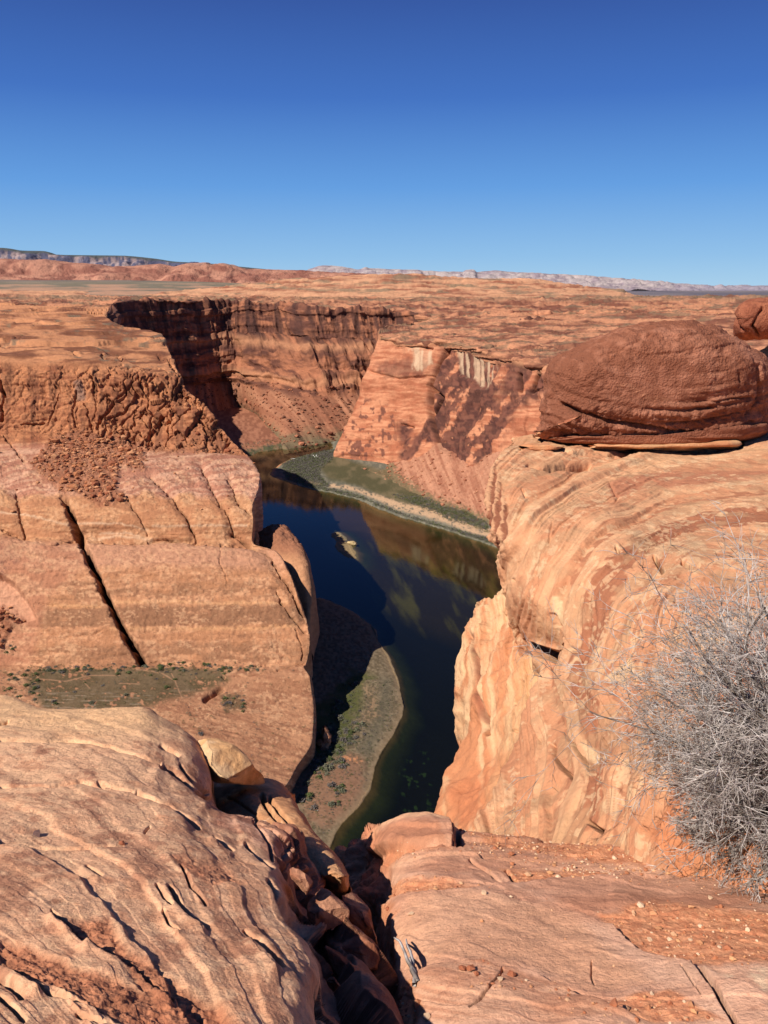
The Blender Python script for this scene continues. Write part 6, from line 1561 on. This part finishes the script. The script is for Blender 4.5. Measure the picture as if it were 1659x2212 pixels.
merged_sh('bench_scrub', [lo[1], lo[0], lo[2], lo[4], lo[3], lo[5]], p_, rr.uniform(.5, 1.2, len(p_)), 'low scrub dotted over the bench of the left butte')
# sage flecks on the tableland
for nm, cnt, sd, mk in (('left_butte', 900, 17, lambda c, px, py: (c['u'] < 6) * sstep(.0, .3, fbm(np.stack([px / 30, py / 4, px * 0], 1), 3, 225))), ('butte_top', 2200, 18, lambda c, px, py: 1.0 * (px > 800)), ('plateau', 4500, 19, lambda c, px, py: 1.0 * (py > 630))):
    p_, x_, y_, n_ = pick(nm, mk, cnt, sd)
    merged_sh('desert_scrub', [shrub_mesh('scrub', 420, ML, 7), shrub_mesh('scrub', 421, MG, 7), shrub_mesh('scrub', 422, MT, 7)], p_, rr.uniform(1.2, 3.6, len(p_)) if nm != 'left_butte' else rr.uniform(.8, 2.4, len(p_)), 'sparse sage flecks on the ' + nm.replace('_', ' '))
# ================================================================== dead bush
def tube_mesh(name, segs, mat, sides=3):
    """segs: list of polylines [(Vector, radius), ...] -> one mesh of thin tapering twigs"""
    V = []; Fc = []
    for pl in segs:
        n = len(pl); k0 = len(V)
        for i, (q, r) in enumerate(pl):
            d = (pl[min(i + 1, n - 1)][0] - pl[max(i - 1, 0)][0]).normalized()
            a = d.orthogonal().normalized(); b = d.cross(a)
            for s in range(sides):
                t = s * 2 * math.pi / sides
                V.append(tuple(q + (a * math.cos(t) + b * math.sin(t)) * r))
        for i in range(n - 1):
            for s in range(sides):
                s2 = (s + 1) % sides; k = k0 + i * sides
                Fc.append((k + s, k + s2, k + sides + s2, k + sides + s))
    me = bpy.data.meshes.new(name); me.from_pydata(V, [], Fc)
    me.polygons.foreach_set('use_smooth', np.ones(len(Fc), bool))
    me.materials.append(mat)
    o = bpy.data.objects.new(name, me); COL.objects.link(o)
    return o
def twig_mat(name, a, b):
    m = bpy.data.materials.new(name); m.use_nodes = True; nt = m.node_tree; N = nt.nodes; L = nt.links
    bs = N['Principled BSDF']; bs.inputs['Roughness'].default_value = .7
    tc = N.new('ShaderNodeTexCoord'); g = N.new('ShaderNodeTexNoise'); g.inputs['Scale'].default_value = 14
    L.new(tc.outputs['Object'], g.inputs[0])
    cr = N.new('ShaderNodeValToRGB'); cr.color_ramp.elements[0].position = .35; cr.color_ramp.elements[1].position = .65
    cr.color_ramp.elements[0].color = (*a, 1); cr.color_ramp.elements[1].color = (*b, 1)
    L.new(g.outputs[0], cr.inputs[0]); L.new(cr.outputs[0], bs.inputs['Base Color'])
    return m
TW = twig_mat('dead_twig', tuple(lin(136, 120, 108)), tuple(lin(236, 222, 212)))
TB = twig_mat('dead_bark', tuple(lin(84, 70, 60)), tuple(lin(140, 122, 108)))
def grow(rnd, q, d, L, r, depth, out, droop):
    """one crooked branch and its children"""
    n = max(3, int(L / .045)); pl = [(q.copy(), r)]; kids = []
    for i in range(n):
        d = (d + Vector((rnd.gauss(0, .15), rnd.gauss(0, .15), rnd.gauss(0, .14) - droop * .02))).normalized()
        q = q + d * (L / n)
        pl.append((q.copy(), r * (1 - .65 * (i + 1) / n)))
        kids.append((q.copy(), d.copy(), r * (1 - .65 * (i + 1) / n)))
    out[min(depth, 3)].append(pl)
    if depth >= 3: return
    cnt = [8, 5, 4][depth]
    for c in range(cnt):
        t = rnd.uniform(.25, 1.) if depth else rnd.uniform(.3, 1.)
        qq, dd, rr_ = kids[min(int(t * n), n - 1)]
        ax = Vector((rnd.gauss(0, 1), rnd.gauss(0, 1), rnd.gauss(0, 1))).normalized()
        nd = (dd + ax * rnd.uniform(.6, 1.15)).normalized()
        grow(rnd, qq, nd, L * rnd.uniform(.34, .52), max(rr_ * .6, .0015), depth + 1, out, droop)
def bush(root, seed, n, rx, h, name='dead_bush', r0=.011, label='', bias=(0, 0, 0)):
    rnd = random.Random(seed); out = [[], [], [], []]
    for i in range(n):
        a = rnd.uniform(0, 2 * math.pi); e = rnd.uniform(.12, 1.35)
        d = (Vector((math.cos(a) * math.cos(e), math.sin(a) * math.cos(e), math.sin(e))) + Vector(bias)).normalized()
        L = (rx * math.cos(e) ** 2 + h * math.sin(e) ** 2) * rnd.uniform(.5, .72)
        q = Vector((rnd.gauss(0, .05), rnd.gauss(0, .05), -.02))
        grow(rnd, q, d, L, r0 * rnd.uniform(.7, 1.2), 0, out, 1.2)
    e = bpy.data.objects.new(name, None); COL.objects.link(e); e.location = root
    for k, (nm, mt) in enumerate((('stem', TB), ('branch', TW))):
        if k == 1: out[1] = out[1] + out[2] + out[3]
        if not out[k]: continue
        o = tube_mesh(nm, out[k], mt, 4 if k == 0 else 3); o.parent = e
    tag(e, label, 'bush')
    return e
def ground_at(surf, D):
    px, py = proj(GR[surf]['p2']); i = int(np.argmin((px - D[0]) ** 2 + (py - D[1]) ** 2)); return Vector(GR[surf]['p2'][i])
rb = ground_at('right_outcrop', (1758, 1755))
bush(rb, 3, 140, .60, 1.62, label='large leafless grey bush growing from orange sand at the right edge', bias=(.0, .05, .05))
rb2 = ground_at('right_outcrop', (1560, 1800))
bush(rb2, 9, 18, .20, .26, r0=.004, label='small wiry dead bush at the lower left foot of the large grey bush', bias=(-.2, 0, 0))
rb3 = ground_at('right_outcrop', (1720, 1880))
bush(rb3, 12, 12, .30, .26, r0=.005, label='low tangle of dark twigs at the lower right corner of the large bush', bias=(-.1, -.2, 0))
# a lone dead twig plant on the fin and roots in the cleft
def sprig(surf, a, b, r, label):
    q0 = ground_at(surf, a); q1 = ground_at(surf, b) + Vector((0, 0, .03)); rnd = random.Random(4)
    pls = []
    for k in range(3):
        pl = []; n = 6; off = Vector((rnd.gauss(0, .03), rnd.gauss(0, .03), rnd.uniform(.0, .05)))
        for i in range(n + 1):
            t = i / n; pl.append((q0.lerp(q1 + off, t) - q0 + Vector((rnd.gauss(0, .006), rnd.gauss(0, .006), math.sin(t * 3.1) * .02)), r * (1 - .6 * t)))
        pls.append(pl)
    o = tube_mesh('dry_sprig', pls, TW, 4); o.location = q0
    return tag(o, label, 'twig')
sprig('outcrop_fin', c5((240, 1925))[0], c5((175, 1865))[0], .005, 'single bleached sprig on the orange face of the fin')
sprig('right_foreground_slabs', c7((405, 700))[0], c7((350, 600))[0], .007, 'dry weathered root lying along the left edge of the broad slab')
# boats and tents of a camp on the point
def boxmesh(name, V, Fc, mat):
    me = bpy.data.meshes.new(name); me.from_pydata(V, [], Fc); me.materials.append(mat); return me
MW = bpy.data.materials.new('white_hull'); MW.use_nodes = True
_b = MW.node_tree.nodes['Principled BSDF']; _n = MW.node_tree.nodes.new('ShaderNodeTexNoise'); _r = MW.node_tree.nodes.new('ShaderNodeValToRGB')
_r.color_ramp.elements[0].color = (.7, .68, .62, 1); _r.color_ramp.elements[1].color = (.86, .85, .8, 1)
MW.node_tree.links.new(_n.outputs[0], _r.inputs[0]); MW.node_tree.links.new(_r.outputs[0], _b.inputs['Base Color'])
bq = ground_at('river_bank', cB((320, 300))[0])
hull = []; n = 12
for i in range(n + 1):
    t = i / n; w = 1.4 * math.sin(math.pi * (.12 + .82 * t)) ** .6; z = .5 + 1.0 * (2 * t - 1) ** 4; x = (t - .5) * 11
    hull += [(x, -w, z), (x, -w * .6, 0), (x, w * .6, 0), (x, w, z), (x, w * .7, z - .15), (x, -w * .7, z - .15)]
Fh = [tuple(i * 6 + a for a in ()) for i in range(0)]
for i in range(n):
    for s in range(6):
        s2 = (s + 1) % 6; Fh.append((i * 6 + s, i * 6 + s2, i * 6 + 6 + s2, i * 6 + 6 + s))
Fh += [tuple(range(5, -1, -1)), tuple(n * 6 + k for k in range(6))]
bo = bpy.data.objects.new('boat', boxmesh('boat', hull, Fh, MW)); COL.objects.link(bo); bo.location = bq + Vector((0, -2, .1)); bo.rotation_euler = (0, 0, .15)
tag(bo, 'white boat pulled up at the tip of the point across the river', 'boat')
tv = []; m_ = 8
for i in range(m_):
    a = i * 2 * math.pi / m_; tv += [(math.cos(a) * 1.5, math.sin(a) * 1.5, 0)]
for i in range(m_):
    a = i * 2 * math.pi / m_; tv += [(math.cos(a) * 1.25, math.sin(a) * 1.25, 1.1)]
tv.append((0, 0, 2.1))
tf = [(i, (i + 1) % m_, m_ + (i + 1) % m_, m_ + i) for i in range(m_)] + [(m_ + i, m_ + (i + 1) % m_, 2 * m_) for i in range(m_)]
tme = boxmesh('tent', tv, tf, MW)
for D_, lb in zip(cB((750, 248), (768, 282), (800, 245), (820, 285)), ('leftmost white tent of the camp in the scrub on the point', 'white tent nearest the water, second from the left in the camp', 'white tent farther back, second from the right in the camp', 'rightmost white tent of the camp in the scrub on the point')):
    o = bpy.data.objects.new('tent', tme); COL.objects.link(o); o.location = ground_at('river_bank', D_) + Vector((0, 0, .3)); tag(o, lb, 'tent', 'tents of the river camp')
print('script done %.1fs' % (time.time() - T0))
